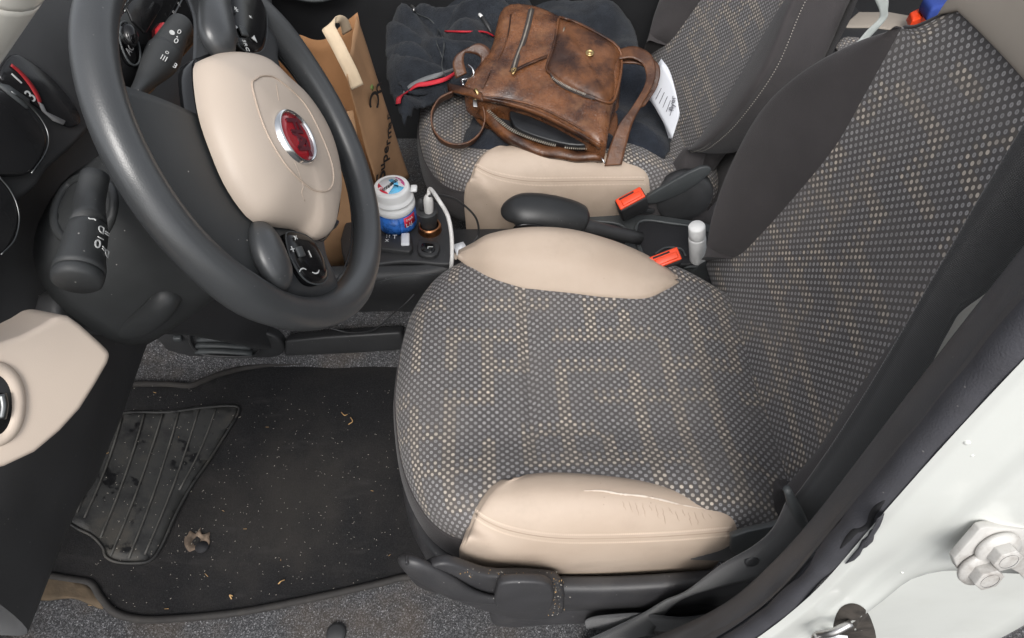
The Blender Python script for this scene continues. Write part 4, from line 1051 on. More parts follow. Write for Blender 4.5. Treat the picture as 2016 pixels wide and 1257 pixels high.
w2 = slab('cup_well', [Cz(*q, .001) for q in [(1258, 440), (1320, 442), (1390, 460), (1396, 516), (1360, 522), (1300, 520), (1266, 494)]], (0, 0, 1), .012, LINING, rc, .001, 2, k=3)
tube('well_rim', [Cz(*q, .003) for q in [(1256, 438), (1320, 440), (1398, 458), (1402, 520), (1360, 526), (1298, 524), (1260, 496)]], .0032, GREYP, w2, k=4, n=8, closed=True)
tube('cup_ring', [Cz(*q, .004) for q in [(1290, 500), (1310, 488), (1340, 490), (1350, 505)]], .002, GREYP, w2, k=4, n=6)
hb = thing('handbrake', (-.05, .32, .30), 'chunky black handbrake grip between the seats', 'handbrake')
hy = .315
g_ = [(1012, 424, .018), (1014, 420, .030), (1024, 418, .036), (1040, 418, .0385), (1066, 420, .039), (1100, 425, .038), (1130, 432, .0355), (1142, 436, .030), (1146, 438, .016)]
grip = tube('grip', [P('y', hy, a, b) for a, b, _ in g_], [r for *_, r in g_], GRIPM, hb, k=6, n=24, flat=(V((0, 0, 1)), .80))
tube('lever_arm', [P('y', hy, 1120, 436), P('y', hy, 1170, 450), P('y', hy+.01, 1260, 470)], [.016, .014, .013], PLAS, hb, k=4, n=12)
slab('grip_slot', [P('y', hy-.045, *q) for q in [(1010, 452), (1030, 442), (1068, 446), (1076, 456), (1040, 462)]], (0, -1, .4), .008, GLOSS, grip, .002, 2, k=3)
wb = P('z', .245, 1374, 506)
bt = thing('white_bottle', wb, 'small plain white bottle standing in the console tray beside the driver backrest', 'bottle')
bax = V((-.26, -.03, 1)).normalized()
lathe('bottle_body', [(.0145, -.03), (.0155, -.02), (.0160, .0), (.0160, .052), (.0148, .057)], wb, bax, WHITEP, bt, 36, 1)
lathe('bottle_cap', [(.0148, .056), (.0152, .058), (.0152, .082), (.0136, .085), (.0001, .0855)], wb, bax, WHITEP, bt, 36, 1)
def buckle(o, r, up, label):
    t = thing('seat_belt_buckle', o, label, 'buckle', 'red seat belt buckles')
    r = V(r).normalized(); n = V(up).normalized(); n = (n-r*n.dot(r)).normalized(); u = n.cross(r)
    rbox('buckle_housing', o-n*.030, r, u, n, .056, .028, .060, PLAS, t, .005, 3)
    rbox('buckle_frame', o+n*.0015, r, u, n, .052, .023, .006, REDBTN, t, .002, 3)
    rbox('release_button', o+n*.004+r*.002-u*.002, r, u, n, .040, .012, .006, REDBTN, t, .002, 3)
    rbox('tongue_slot', o+n*.0042-r*.004+u*.0075, r, u, n, .030, .0032, .002, LINING, t, .0005, 1)
    tube('stalk', [o-n*.05, o-n*.09+r*.02, o-n*.15+r*.06], .008, PLAS, t, k=4, n=10, flat=(u, .5))
    return t
b1 = P('z', .325, 1241, 392); buckle(b1, P('z', .345, 1268, 378)-P('z', .322, 1216, 406), V((-.45, -.55, 1)), 'red topped seat belt buckle beside the beige passenger bolster')
b2 = P('z', .335, 1309, 510); buckle(b2, P('z', .345, 1336, 499)-P('z', .33, 1284, 519), V((-.35, -.65, 1)), 'red topped seat belt buckle beside the driver seat, near the white bottle')
# ------------------------------------------------------------------ handbag lying on the passenger seat
def BPl(px, py, z=.44, ty=-.10): return PP((0, .6, z), V((0, ty, 1)).normalized(), px, py)
bagc = BPl(1080, 170)
bag = thing('handbag', bagc-V((0, 0, .08)), 'worn brown leather shoulder bag lying open on the passenger seat', 'handbag')
BN = V((-.05, -.28, 1)).normalized(); BO = V((.0, .62, .455))
def B(px, py, o=0): return PP(BO+BN*o, BN, px, py)
front = [(1003, 12), (1030, 12), (1062, 18), (1098, 34), (1150, 56), (1214, 92), (1222, 130), (1218, 180), (1204, 222), (1198, 262), (1186, 292), (1130, 262), (1060, 226), (1000, 208), (940, 196), (912, 178), (928, 150), (946, 128), (968, 96), (976, 60), (986, 26)]
def wrinkle(p, r):
    n = mnoise.noise(V((p.x*18, p.y*18, 3)))*.006+mnoise.noise(V((p.x*45, p.y*30, 7)))*.0025
    return p+BN*n*min(1, (1-r)*4+.2)
bodyo = dome('bag_front', [B(*q, -.010) for q in front], BN, .022, LEA, bag, 26, 5, 5, 0, .055, fn=wrinkle)
# back and underside gusset
back_px = [(1003, 20), (1100, 40), (1210, 100), (1220, 190), (1200, 320), (1120, 318), (1030, 292), (960, 256), (918, 190), (960, 110), (985, 40)]
slab('bag_back', [B(*q, -.075) for q in back_px], BN, .014, LEAD, bag, .006, 3, k=3)
bvf = bvh_of(bodyo)
def onbag(px, py, l=.001):
    h = hit(bvf, px, py, l); return h if h else B(px, py, .012+l)
# flap pocket
flap = [(1102, 36), (1128, 44), (1180, 70), (1216, 96), (1222, 130), (1214, 178), (1204, 202), (1188, 202), (1150, 186), (1110, 166), (1082, 146), (1076, 132), (1088, 100), (1096, 64)]
fl_ = dome('pocket_flap', [onbag(*q, -.004) for q in flap], BN, .016, LEAD, bag, 16, 5, 6, 0, .004, fn=lambda p, r: p+BN*(mnoise.noise(V((p.x*26, p.y*26, 9)))*.004*(1-r)))
bvl = bvh_of(fl_)
tube('flap_edge', [onbag(q.x, q.y, .002) for q in cr([V((x, y, 0)) for x, y in flap], 3, True)], .0028, LEAD, fl_, k=1, n=7, closed=True)
bc_ = hit(bvl, 1161, 106, 0) or B(1161, 106, .03)
bt_ = lathe('press_stud', [(.0075, -.001), (.0085, .001), (.0082, .0028), (.0062, .0034), (.0050, .0018), (.0034, .0016), (.0026, .0028), (.0001, .003)], bc_, BN, BRASS, fl_, 32)
ribbon('pocket_zip', [onbag(*q, .0035) for q in [(1084, 150), (1096, 164), (1120, 178), (1150, 190), (1170, 196)]], [CU_]*5, .007, ZIPT, bag, 6, .001, 3)
for k in range(26):
    t = k/25; x = 1088+(1152-1088)*t; y = 158+(190-158)*t**.8-1
    q = onbag(x, y+1.5, .0062)
    if k == 0: tv = []; tf = []
    r = (B(1152, 190)-B(1088, 156)).normalized(); u = BN.cross(r)
    i = len(tv); a, b, c = r*.0009, u*.0022, BN*.001
    tv += [q-a-b, q+a-b, q+a+b, q-a+b, q-a-b+c, q+a-b+c, q+a+b+c, q-a+b+c]
    tf += [(i+4, i+5, i+6, i+7), (i, i+1, i+5, i+4), (i+1, i+2, i+6, i+5), (i+2, i+3, i+7, i+6), (i+3, i, i+4, i+7)]
mesh('zip_teeth', tv, tf, ZIPM, bag, smooth=False)
ribbon('pocket_side_zip', [onbag(*q, .004) for q in [(1110, 58), (1106, 76), (1098, 100), (1090, 126)]], [V((1, .2, 0))]*4, .010, ZIPT, bag, 6, .001, 3)
tube('side_zip_teeth', [onbag(*q, .0065) for q in [(1110, 60), (1106, 76), (1099, 100), (1092, 122)]], .0016, ZIPM, bag, k=4, n=6)
# front slanted zip
zs = [(1046, 20), (1040, 48), (1030, 84), (1018, 116), (1009, 142)]
ribbon('front_zip', [onbag(*q, .002) for q in zs], [V((1, .25, 0))]*5, .013, ZIPT, bag, 6, .0012, 3)
tube('front_zip_teeth', [onbag(*q, .0042) for q in zs], .0018, ZIPM, bag, k=4, n=6)
tube('zip_puller', [onbag(*q, .006) for q in [(1010, 150), (1016, 140), (1006, 142), (1010, 152)]], .0018, BRASS, bag, k=4, n=8)
ribbon('zip_tab', [onbag(*q, .005) for q in [(1014, 142), (1034, 132), (1056, 122), (1076, 114)]], [V((.3, 1, 0))]*4, .009, LEAD, bag, 5, .002, 3)
tube('seam', [onbag(*q, .001) for q in [(1006, 30), (1000, 70), (985, 110), (962, 150), (950, 176)]], .0016, LEAD, bag, k=5, n=6)
tube('seam', [onbag(*q, .001) for q in [(940, 190), (1000, 196), (1062, 212), (1130, 246), (1186, 280)]], .0022, LEAD, bag, k=5, n=6)
tube('seam', [onbag(*q, .0008) for q in [(940, 196), (1000, 204), (1062, 220), (1128, 255), (1180, 288)]], .0014, LEAS, bag, k=5, n=6)
# open mouth: dark lining, lower lip with zip
mouth = [(940, 196), (1000, 210), (1062, 230), (1130, 264), (1176, 288), (1168, 298), (1120, 292), (1060, 276), (1010, 258), (966, 232)]
rows = []
up_ = [(942, 194), (1000, 206), (1062, 226), (1130, 260), (1182, 290)]
lo_ = [(952, 214), (1000, 254), (1058, 280), (1120, 292), (1178, 298)]
rows = [[B(*q, -.012) for q in up_], [B((a[0]+b[0])/2, (a[1]+b[1])/2, -.052) for a, b in zip(up_, lo_)], [B(*q, -.044) for q in lo_]]
grid('mouth_lining', rows, LINING, bag, ku=5, kv=5)
lip2 = [(950, 210), (994, 254), (1052, 286), (1118, 302), (1182, 306)]
lip3 = [(940, 222), (990, 272), (1050, 302), (1112, 316), (1186, 318)]
rows = [[B(*q, -.040) for q in lo_], [B(*q, -.034) for q in lip2], [B(*q, -.044) for q in lip3], [B(q[0], q[1]+6, -.075) for q in lip3]]
lp = grid('lower_lip', rows, LEAD, bag, ku=6, kv=5, thick=.003, fn=lambda p, u, v: p+BN*mnoise.noise(V((p.x*30, p.y*30, 5)))*.005)
bvp = bvh_of(lp)
pth = resample(cr([V((x, y, 0)) for x, y in [(958, 216), (985, 240), (1010, 258), (1060, 278), (1110, 290), (1160, 292), (1176, 284)]], 8), 60)
tv = []; tf = []
for k in range(1, 59):
    q = hit(bvp, pth[k].x, pth[k].y, .003) or B(pth[k].x, pth[k].y, -.034)
    dv = pth[k+1]-pth[k-1]; r = (B(pth[k].x+dv.x, pth[k].y+dv.y)-B(pth[k].x, pth[k].y)).normalized(); u = BN.cross(r)
    i = len(tv); a, b, c = r*.0011, u*.0034, BN*.0016
    tv += [q-a-b, q+a-b, q+a+b, q-a+b, q-a-b+c, q+a-b+c, q+a+b+c, q-a+b+c]
    tf += [(i+4, i+5, i+6, i+7), (i, i+1, i+5, i+4), (i+1, i+2, i+6, i+5), (i+2, i+3, i+7, i+6), (i+3, i, i+4, i+7)]
mesh('mouth_zip_teeth', tv, tf, ZIPM, lp, smooth=False)
ribbon('mouth_top_piping', [B(*q, -.003) for q in up_], [BN]*5, .012, LEAD, bag, 6, .003, 3)
# tab with slider on the left
tube('zip_slider', [onbag(936, 178, .004), onbag(942, 186, .004), onbag(936, 194, .003)], .0040, BRASS, bag, k=3, n=8)
slab('slider_pull', [B(*q, -.006) for q in [(931, 192), (939, 192), (940, 210), (931, 210)]], BN, .003, STEEL, bag, .001, 2)
# wallet inside
wal = slab('black_wallet', [B(*q, -.024) for q in [(1006, 216), (1062, 236), (1126, 266), (1160, 284), (1120, 285), (1060, 270), (1020, 254), (1008, 240)]], BN, .02, WALLET, None, .005, 3, k=3)
tag(wal, 'black leather wallet showing inside the open handbag', 'wallet')
# straps
st_ = thing('shoulder_strap', B(1240, 200, -.02), 'brown leather shoulder strap curling down to the right of the bag', 'strap') if False else None
sp = [B(1218, 108, -.006), B(1248, 104, -.002), B(1276, 122, -.004), B(1280, 160, -.012), B(1256, 206, -.02), B(1232, 244, -.03), B(1216, 290, -.045), B(1207, 326, -.058)]
sd = [V((.1, 1, .1)), V((.25, 1, .3)), V((1, .5, .5)), V((1, .3, .3)), V((1, .4, .1)), V((1, .25, .1)), V((1, .1, .1)), V((1, .0, .1))]
stp = ribbon('strap', sp, sd, [.030, .030, .024, .020, .024, .030, .033, .033], LEAS, bag, 10, .0035, 7)
sp2 = [B(1222, 116, -.02), B(1262, 118, -.014), B(1290, 138, -.016), B(1286, 175, -.03), B(1262, 212, -.04)]
ribbon('strap', sp2, sd[:5], [.026, .026, .02, .016, .016], LEAS, bag, 10, .0035, 7)
# ring shaped strap loop at the left
lc = B(902, 236, -.045)
lr = V((1, .05, .0)); lu = V((0, .75, .62)).normalized(); ln = lr.cross(lu).normalized()
pts_ = [lc+lr*(.052*math.cos(t))+lu*(.052*math.sin(t)) for t in [math.radians(100+k*32) for k in range(11)]]
ribbon('strap_loop', pts_, [ln+(lc-p).normalized()*.0 for p in pts_], .030, LEAS, bag, 8, .0035, 6)
ribbon('strap_tab', [B(*q, o) for q, o in (((882, 172), -.020), ((906, 178), -.008), ((930, 184), .000), ((950, 192), .004))], [V((-.1, 1, .3))]*4, .020, LEAD, bag, 6, .004, 4)
tabp = [B(908, 150, -.022), B(902, 120, -.010), B(914, 100, .0), B(938, 96, .004), B(956, 108, -.002), B(950, 132, -.014)]
ribbon('strap_keeper', tabp, [V((1, .4, .3)), V((1, .4, .3)), V((1, .2, .5)), V((.8, .5, .8)), V((.8, .6, .4)), V((.8, .6, .4))], .024, LEAS, bag, 8, .004, 5)
tube('metal_ring', [B(*q, o) for q, o in (((921, 128), .008), ((930, 136), .010), ((932, 148), .004), ((920, 156), -.004), ((909, 158), -.006), ((912, 168), .0))], .0022, CHROME, bag, k=5, n=8)
tube('metal_hook', [B(1182, 306, -.035), B(1186, 314, -.03), B(1191, 322, -.034)], .0016, CHROME, bag, k=4, n=8)
frays = thing('loose_threads', B(900, 205, -.05), 'loose dark threads tangled inside the strap loop', 'threads')
rr_ = random.Random(5)
for k in range(9):
    a = (rr_.uniform(872, 930), rr_.uniform(184, 244)); b = (a[0]+rr_.uniform(-26, 26), a[1]+rr_.uniform(-22, 22))
    tube('thread', [B(*a, -.05), B((a[0]+b[0])/2+rr_.uniform(-8, 8), (a[1]+b[1])/2+rr_.uniform(-8, 8), -.035), B(*b, -.052)], .0006, GREYP, frays, k=4, n=5)

# ------------------------------------------------------------------ clothes heap
def heap(name, poly, mat_, hfn, z0, step=.012, thick=.006, zcut=.30, parent=None):
    O = [P('z', z0, p.x, p.y) for p in cr([V((x, y, 0)) for x, y in poly], 5, True)]
    # distance to outline for rounding the rim down
    def edge(x, y):
        return min(math.hypot(x-p.x, y-p.y) for p in O)
    return clothpoly(name, O, mat_, parent, lambda x, y: z0-.05+hfn(x, y)*min(1, edge(x, y)/.03)+.055*math.sqrt(max(0, min(1, edge(x, y)/.07)*(2-min(1, edge(x, y)/.07)))), step, thick, pix=False, smooth=3)
def folds(x, y, s=1.0, ph=0):
    w = mnoise.noise(V((x*6+ph, y*6, ph)))*1.3
    return .030*math.sin((x*.75+y*.9)*46*s+w*4+ph)+.036*mnoise.noise(V((x*9, y*9, 2+ph)))+.008*mnoise.noise(V((x*24, y*24, 5+ph)))
jk = heap('fleece_jacket', [(758, 70), (766, 20), (790, 4), (840, -10), (900, -14), (1000, -20), (1060, 10), (1020, 60), (985, 120), (950, 170), (910, 158), (870, 166), (820, 190), (792, 214), (776, 190), (756, 130)], FLEECE, lambda x, y: folds(x, y), .385)
tag(jk, 'dark navy fleece jacket heaped beside the bag, with red and grey piping', 'jacket')
jparts = [jk]
for nm_, pl_, z_, ph_ in (('sleeve', [(752, 70), (762, 14), (800, 2), (832, 22), (850, 62), (862, 108), (842, 148), (800, 152), (768, 124)], .402, 9), ('hood', [(868, 30), (930, -14), (1010, -8), (1030, 30), (1004, 66), (940, 92), (884, 76)], .405, 12)):
    jparts.append(heap(nm_, pl_, FLEECE, lambda x, y, p=ph_: folds(x, y, 1.2, p)*.8, z_, parent=jk))
bvjs = [bvh_of(o) for o in jparts]
def onjk(px, py, l=.002):
    hs_ = [h for h in (hit(b, px, py, l) for b in bvjs) if h]
    return min(hs_, key=lambda h: (h-CAM).length) if hs_ else P('z', .385+l, px, py)
ribbon('grey_band', [onjk(*q, .006) for q in [(796, 184), (812, 168), (838, 156), (866, 148), (902, 138)]], [CU_+CR_*.4]*5, .012, GREYPIPE, jk, 6, .002, 3)
ribbon('red_band', [onjk(*q, .010) for q in [(790, 208), (794, 196), (803, 186), (820, 175), (846, 165), (874, 157), (904, 149)]], [CR_+CU_*.2, CR_+CU_*.3, CU_+CR_*.8, CU_+CR_*.5, CU_+CR_*.3, CU_+CR_*.2, CU_+CR_*.2], .010, REDPIPE, jk, 6, .003, 3)
tube('red_zip_edge', [onjk(*q, .005) for q in [(880, 64), (915, 64), (950, 66), (972, 74)]], .0022, REDPIPE, jk, k=5, n=6)
dn1 = heap('dark_trousers', [(905, 250), (930, 200), (960, 110), (990, 60), (1060, 20), (1150, 10), (1240, 30), (1268, 90), (1300, 130), (1322, 200), (1328, 270), (1290, 298), (1230, 292), (1195, 300), (1120, 312), (1060, 322), (1000, 304), (950, 290), (915, 268)], DENIM, lambda x, y: folds(x, y, .8, 3)*.8, .358)
tag(dn1, 'blue black trousers crumpled under the leather bag on the seat', 'trousers')
dk2 = heap('dark_coat', [(1040, -20), (1120, -14), (1200, 0), (1250, 20), (1264, 70), (1240, 90), (1180, 60), (1110, 30)], FLEECE, lambda x, y: folds(x, y, .7, 6)*.7, .40)
tag(dk2, 'dark coat sleeve bunched behind the leather bag against the backrest', 'coat')
# earphone lead and small usb plug
er = thing('earphone_lead', onjk(840, 30, .004), 'thin earphone wire with silver plug lying across the dark fleece', 'earphones')
tube('lead', [onjk(*q, .004) for q in [(812, 18), (826, 30), (848, 40), (866, 62), (874, 86), (872, 112), (868, 136), (880, 158)]], .0013, GREYP, er, k=6, n=6)
tube('lead', [onjk(*q, .005) for q in [(864, 64), (860, 84), (868, 104), (872, 120)]], .0010, GREYP, er, k=6, n=6)
tube('jack', [onjk(810, 12, .005), onjk(812, 20, .005), onjk(814, 26, .005)], [.003, .0034, .0022], STEEL, er, k=3, n=10)
up2 = thing('cable_plug', onjk(950, 50, .004), 'black cable plug with a bright metal tip on the fleece', 'cable')
tube('plug_tip', [onjk(945, 34, .008), onjk(949, 42, .008)], [.0038, .0038], WHITEP, up2, k=2, n=10)
tube('plug_body', [onjk(949, 42, .008), onjk(956, 56, .008), onjk(966, 70, .006)], [.0042, .0046, .003], PLAS, up2, k=3, n=10)

# ------------------------------------------------------------------ folded papers
pp = thing('folded_papers', P('y', .62, 1310, 200), 'folded white paper leaflets tucked against the passenger backrest', 'papers')
pn = V((-.75, -.55, .45)).normalized(); po = P('y', .60, 1305, 190)
def PA(px, py, o=0): return PP(po+pn*o, pn, px, py)
for o, sh in ((0, 0), (-.006, 3), (-.011, 6)):
    rows = [[PA(1303-sh*.2, 122-sh, o), PA(1318, 146-sh, o+.003), PA(1330, 180, o+.004), PA(1338, 222+sh, o)], [PA(1286-sh, 152, o), PA(1304, 178, o+.003), PA(1320, 212, o+.004), PA(1332, 246, o)], [PA(1271-sh, 181, o), PA(1288, 210, o+.003), PA(1306, 242, o+.003), PA(1323-sh, 274, o)]]
    grid('paper_sheet', rows, PAPER, pp, ku=4, kv=4, thick=.0006)
for i in range(6):
    a, b = (1284+i*7, 190+i*8-2), (1296+i*6, 168+i*8-2)
    tube('print_line', [PA(*a, .0045), PA((a[0]+b[0])/2, (a[1]+b[1])/2, .006), PA(*b, .0055)], .0006, INKGREY, pp, k=2, n=5)
txt('paper_heading', 'flyer', PA(1324, 204, .0075), PA(1326, 186)-PA(1320, 222), PA(1310, 200)-PA(1330, 206), .016, INKGREY, pp)

# ------------------------------------------------------------------ paper carrier bag
kb_ = thing('paper_bag', P('y', .42, 740, 360), 'brown paper carrier bag with black script lettering, standing behind the steering wheel', 'paper bag')
TN, TF_, BNr, BF = P('y', .37, 683, 152), P('y', .50, 702, 32), P('y', .40, 745, 385), P('y', .52, 808, 350)
def bil(a, b, c, d, u, v): return a.lerp(b, u).lerp(c.lerp(d, u), v)
rows = []
for v in [i/8 for i in range(9)]:
    rows.append([bil(TN, TF_, BNr, BF, u/6, v)+V((1, -.1, .1))*(.010*math.sin(math.pi*u/6)*math.sin(math.pi*v)+.005*mnoise.noise(V((u*.7, v*3, 1)))) for u in range(7)])
pf = grid('bag_side', rows, KRAFT, kb_, ku=3, kv=3, thick=.0008)
bvk2 = bvh_of(pf)
LT, RT = P('y', .60, 520, 96), TF_
LB = P('y', .60, 560, 330)
rows = []
topline = [(512, 104), (548, 78), (585, 72), (618, 74), (645, 70), (672, 52), (702, 32)]
for v in [i/6 for i in range(7)]:
    r = []
    for k, q in enumerate(topline):
        a = P('y', .585-.085*k/6, *q); b = a+V((.02, .0, -.42)); r.append(a.lerp(b, v)+V((0, .012*math.sin(k*1.3+v*3), 0)))
    rows.append(r)
grid('bag_back_panel', rows, KRAFTIN, kb_, ku=4, kv=3, thick=.0008)
rows = []
nl = [(683, 152), (684, 176), (688, 205), (696, 230)]
a0_ = P('y', .37, 683, 152)
rows = [[a0_+V((-.22*t, -.02*math.sin(t*3), -.06-.36*v+.0*t)) for t in (0, .2, .5, .8, 1)] for v in (0, .5, 1)]
grid('bag_near_panel', rows, KRAFT, kb_, ku=3, kv=2, thick=.0008)
rows = [[P('y', .58, 512, 104)+V((.0, -.20*t, -.02-.4*v)) for t in (0, .5, 1)] for v in (0, .5, 1)]
grid('bag_far_side', rows, KRAFTIN, kb_, ku=3, kv=2, thick=.0008)
# flat twisted paper handle
hp_ = [(704, 172), (692, 144), (676, 112), (664, 88), (652, 66), (647, 54), (655, 42), (668, 38), (677, 44), (684, 64)]
hy_ = [.375, .378, .385, .395, .405, .415, .43, .445, .46, .47]
ribbon('bag_handle', [P('y', y, *q) for q, y in zip(hp_, hy_)], [V((1, .2, .4))]*4+[V((1, .2, .3)), V((.9, .4, .2)), V((.4, .9, .2)), V((.2, 1, .1)), V((.4, .9, .0)), V((.6, .8, 0))], .021, KRAFTH, kb_, 6, .0016, 4)
def writing(s, qs, size):
    for ch, q, in zip(s, qs):
        h = hit(bvk2, *q[:2], .0012)
        if h:
            r_ = (P('y', .44, 740, 200)-P('y', .44, 745, 330)); txt('bag_letter', ch, h, r_, V((0, -.6, .0))+V((-.3, 0, .2)) if False else (hit(bvk2, q[0]-8, q[1], .0012) or h)-h, size*q[2], INK, pf, .0003, .35, bold=.0004)
writing('Supermar', [(750, 352, 1.5), (752, 332, .9), (757, 316, 1), (759, 299, .95), (763, 284, .9), (765, 266, .95), (766, 250, .9), (764, 234, .9)], .036)
writing('Oh', [(737, 206, 1.5), (744, 180, 1.4)], .036)
slab('green_print', [hit(bvk2, *q, .0008) or TN for q in [(728, 172), (732, 166), (736, 172), (733, 180)]], (1, -.3, .3), .0004, surf('green_print', (.18, .26, .07), .7), pf, 0)
# ------------------------------------------------------------------ door pillar, seals, belt
TA = [(.10, .0), (.15, .03), (.232, .078), (.324, .112), (.45, .124), (.566, .127), (.70, .122), (.827, .117), (.92, .115), (1.15, .112)]   # z -> x of the inner trim edge
TG = [(.10, .01), (.2, .062), (.30, .100), (.38, .120), (.475, .130), (.58, .127), (.665, .122), (.807, .119), (.905, .112), (1.15, .108)]
TO = [(.10, .01), (.2, .06), (.284, .099), (.35, .117), (.414, .128), (.516, .132), (.60, .127), (.695, .119), (.827, .111), (.889, .109), (1.15, .105)]
def sm_tab(t, z): return sum(interp(t, z+d) for d in (-.05, -.025, 0, .025, .05))/5
def sx(z): return sm_tab(TO, z)-.006-.006*sm(.62, .4, z)
pil = thing('door_pillar', (.15, -.44, .5), 'white painted door pillar with dusty marks, at the right edge', 'car pillar')
dxs = [.003, .005, .007, .010, .020, .034, .042, .050, .06, .075, .09, .11, .13, .16, .20, .25, .30, .31]
def pdy(dx, z):
    y = interp([(-.012, .006), (-.004, .002), (.002, -.004), (.008, -.009), (.02, -.013), (.034, -.016), (.042, -.023), (.06, -.028), (.09, -.031), (.13, -.034), (.2, -.037), (.30, -.045), (.31, .03)], dx)
    return y+.045*sm(.665, .60, z)*sm(.048, .095, dx)+.006*sm(.70, .60, z)*sm(.008, .03, dx)
rows = []
zz = [.02+.02*i for i in range(66)]
for z in zz:
    rows.append([V((sx(z)+dx+.05*sm(.5, .2, z)*sm(0, .05, dx), -.413+pdy(dx, z), z)) for dx in dxs])
pf_ = grid('pillar_face', rows, PAINT, pil, ku=3)
bvpl = bvh_of(pf_)
def onp(px, py, l=.0005): return hit(bvpl, px, py, l) or P('y', -.45, px, py)
# weld sealant bead and paint drips
for q, s in (((1904, 872), .0020), ((1914, 898), .0012), ((1776, 1128), .0014)):
    h = onp(*q, -.0005); n_ = V((0, -1, .1)); dome('paint_drip', ell(h, V((s, 0, 0)), V((0, 0, s*1.2)), 14), n_, s*.9, PAINT, pf_, 5, 1, 2, 0, .0008)
# hinge plate with two bolts
hn = V((.05, -.93, .32)).normalized(); ho = P('y', -.452, 1940, 1090)
def H(px, py, o=0): return PP(ho+hn*o, hn, px, py)
hg = thing('bolted_plate', ho, 'dusty white plate with two bolts on the white door pillar', 'bolted plate')
slab('hinge_plate', [H(*q) for q in [(1878, 1102), (1930, 1042), (1946, 1038), (2030, 1046), (2080, 1060), (2080, 1240), (2026, 1150), (2004, 1128), (1982, 1116), (1964, 1124), (1940, 1136), (1912, 1134), (1884, 1120)]], hn, .006, HINGEP, hg, .0009, 2)
for q in ((1962, 1078), (1926, 1116)):
    b_ = lathe('bolt', [(.0145, 0), (.0150, .0015), (.0145, .0035), (.0105, .0042), (.0100, .0045)], H(*q, .001), hn, HINGEP, hg, 36)
    c = H(*q, .001); r_, u_, n_ = frame(hn)
    hexp = [c+n_*.0045+(r_*math.cos(t)+u_*math.sin(t))*.0098 for t in [math.pi/3*i+.3 for i in range(6)]]
    slab('bolt_head', [p+n_*.007 for p in hexp], n_, .008, HINGEP, b_, .0007, 2)
    lathe('bolt_recess', [(.0062, .0118), (.0055, .0095), (.0001, .0094)], c, hn, GREYP, b_, 20, 1, False)
# striker
sk = thing('door_striker', onp(1670, 1230), 'bent steel door striker with a barcode label in a grimy hole, bottom right', 'door striker')
hole_px = [(1652, 1200), (1676, 1188), (1700, 1196), (1716, 1222), (1724, 1262), (1700, 1290), (1650, 1286), (1640, 1240)]
grid('striker_pocket', [[onp(1684+(p.x-1684)*f, 1238+(p.y-1238)*f, l) for p in cr([V((x, y, 0)) for x, y in hole_px], 4, True)] for f, l in ((1, .0004), (.92, .0016), (.7, .0014), (.4, .0013), (.05, .0012))], surf('grime', (.045, .038, .032), .9, 300, .6, .4, 60, specks=.8), sk, cu=True)
tube('striker_loop', [onp(1636, 1270, .012), onp(1624, 1238, .016), onp(1628, 1224, .018), onp(1652, 1219, .016), onp(1676, 1218, .004)], .0036, STEEL, sk, k=5, n=12)
slab('striker_label', [onp(*q, .010) for q in [(1634, 1234), (1662, 1232), (1668, 1275), (1640, 1278)]], (0, -1, .2), .0015, WHITEL, sk, .0004, 1)
for k in range(5): tube('barcode_line', [onp(1641+k*4.5, 1238, .0112), onp(1643+k*4.5, 1256, .0112)], .0005, INKGREY, sk, k=1, n=5)
# rubber seal and trim band
zs = [.12+.03*i for i in range(34)]
ws = thing('door_seal', (sx(.6), -.405, .6), 'black rubber door seal with a torn patch, edging the white pillar', 'door seal')
sc3 = [V((.5*sm_tab(TG, z)+.5*sm_tab(TO, z)-.003, -.4065, z)) for z in zs]
vsr = [.0105-(.0030 if .53 < z < .60 else 0)+.0004*math.sin(i*2.7) for i, z in enumerate(zs)]
tube('seal_tube', sc3, vsr, RUBBER, ws, k=4, n=18)
tube('seal_lip', [V((sm_tab(TG, z)+.002, -.394, z)) for z in zs], .0030, RUBBER, ws, k=3, n=12)
# torn patch: ragged skin over the paint and a dark split along the tube
torn = [(1678, 1092), (1690, 1078), (1697, 1063), (1708, 1055), (1713, 1044), (1724, 1036), (1727, 1022), (1742, 1010), (1738, 1024), (1733, 1036), (1722, 1052), (1720, 1062), (1708, 1074), (1699, 1078), (1694, 1090), (1682, 1102), (1664, 1110)]
cx_, cy_ = sum(p[0] for p in torn)/len(torn), sum(p[1] for p in torn)/len(torn)
grid('torn_flap', [[onp(cx_+(x-cx_)*f, cy_+(y-cy_)*f, l) for x, y in torn] for f, l in ((1, .0003), (.93, .0022), (.5, .003), (.05, .003))], RUBBER, ws, cu=True)
bvse = bvh_of([o for o in ws.children if o.name.startswith('seal_tube')][0])
sp_pts = [hit(bvse, *q, -.0006) for q in [(1742, 985), (1727, 1000), (1716, 1016), (1712, 1032), (1698, 1042), (1684, 1046), (1670, 1060), (1655, 1080)]]
sp_pts = [q for q in sp_pts if q]
if len(sp_pts) > 3: tube('split_line', sp_pts, [.0008]+[.0022]*(len(sp_pts)-2)+[.0008], LINING, ws, k=4, n=8)
tr_ = thing('pillar_trim', (sx(.6)-.03, -.38, .6), 'dark grey plastic trim strip running up the door pillar inside the seal', 'trim')
rows = []
for z in zs:
    a, g_x = sm_tab(TA, z)+.002, sm_tab(TG, z)
    rows.append([V((x, y, z)) for x, y in ((g_x+.004, -.380), (g_x+.000, -.384), (g_x-.005, -.3935), (g_x*.65+a*.35-.003, -.391), (g_x*.3+a*.7-.003, -.381), (a, -.370), (a+.004, -.362), (a+.016, -.352), (a+.04, -.345))])
grid('trim_strip', rows, TRIMP, tr_, ku=4, kv=3)
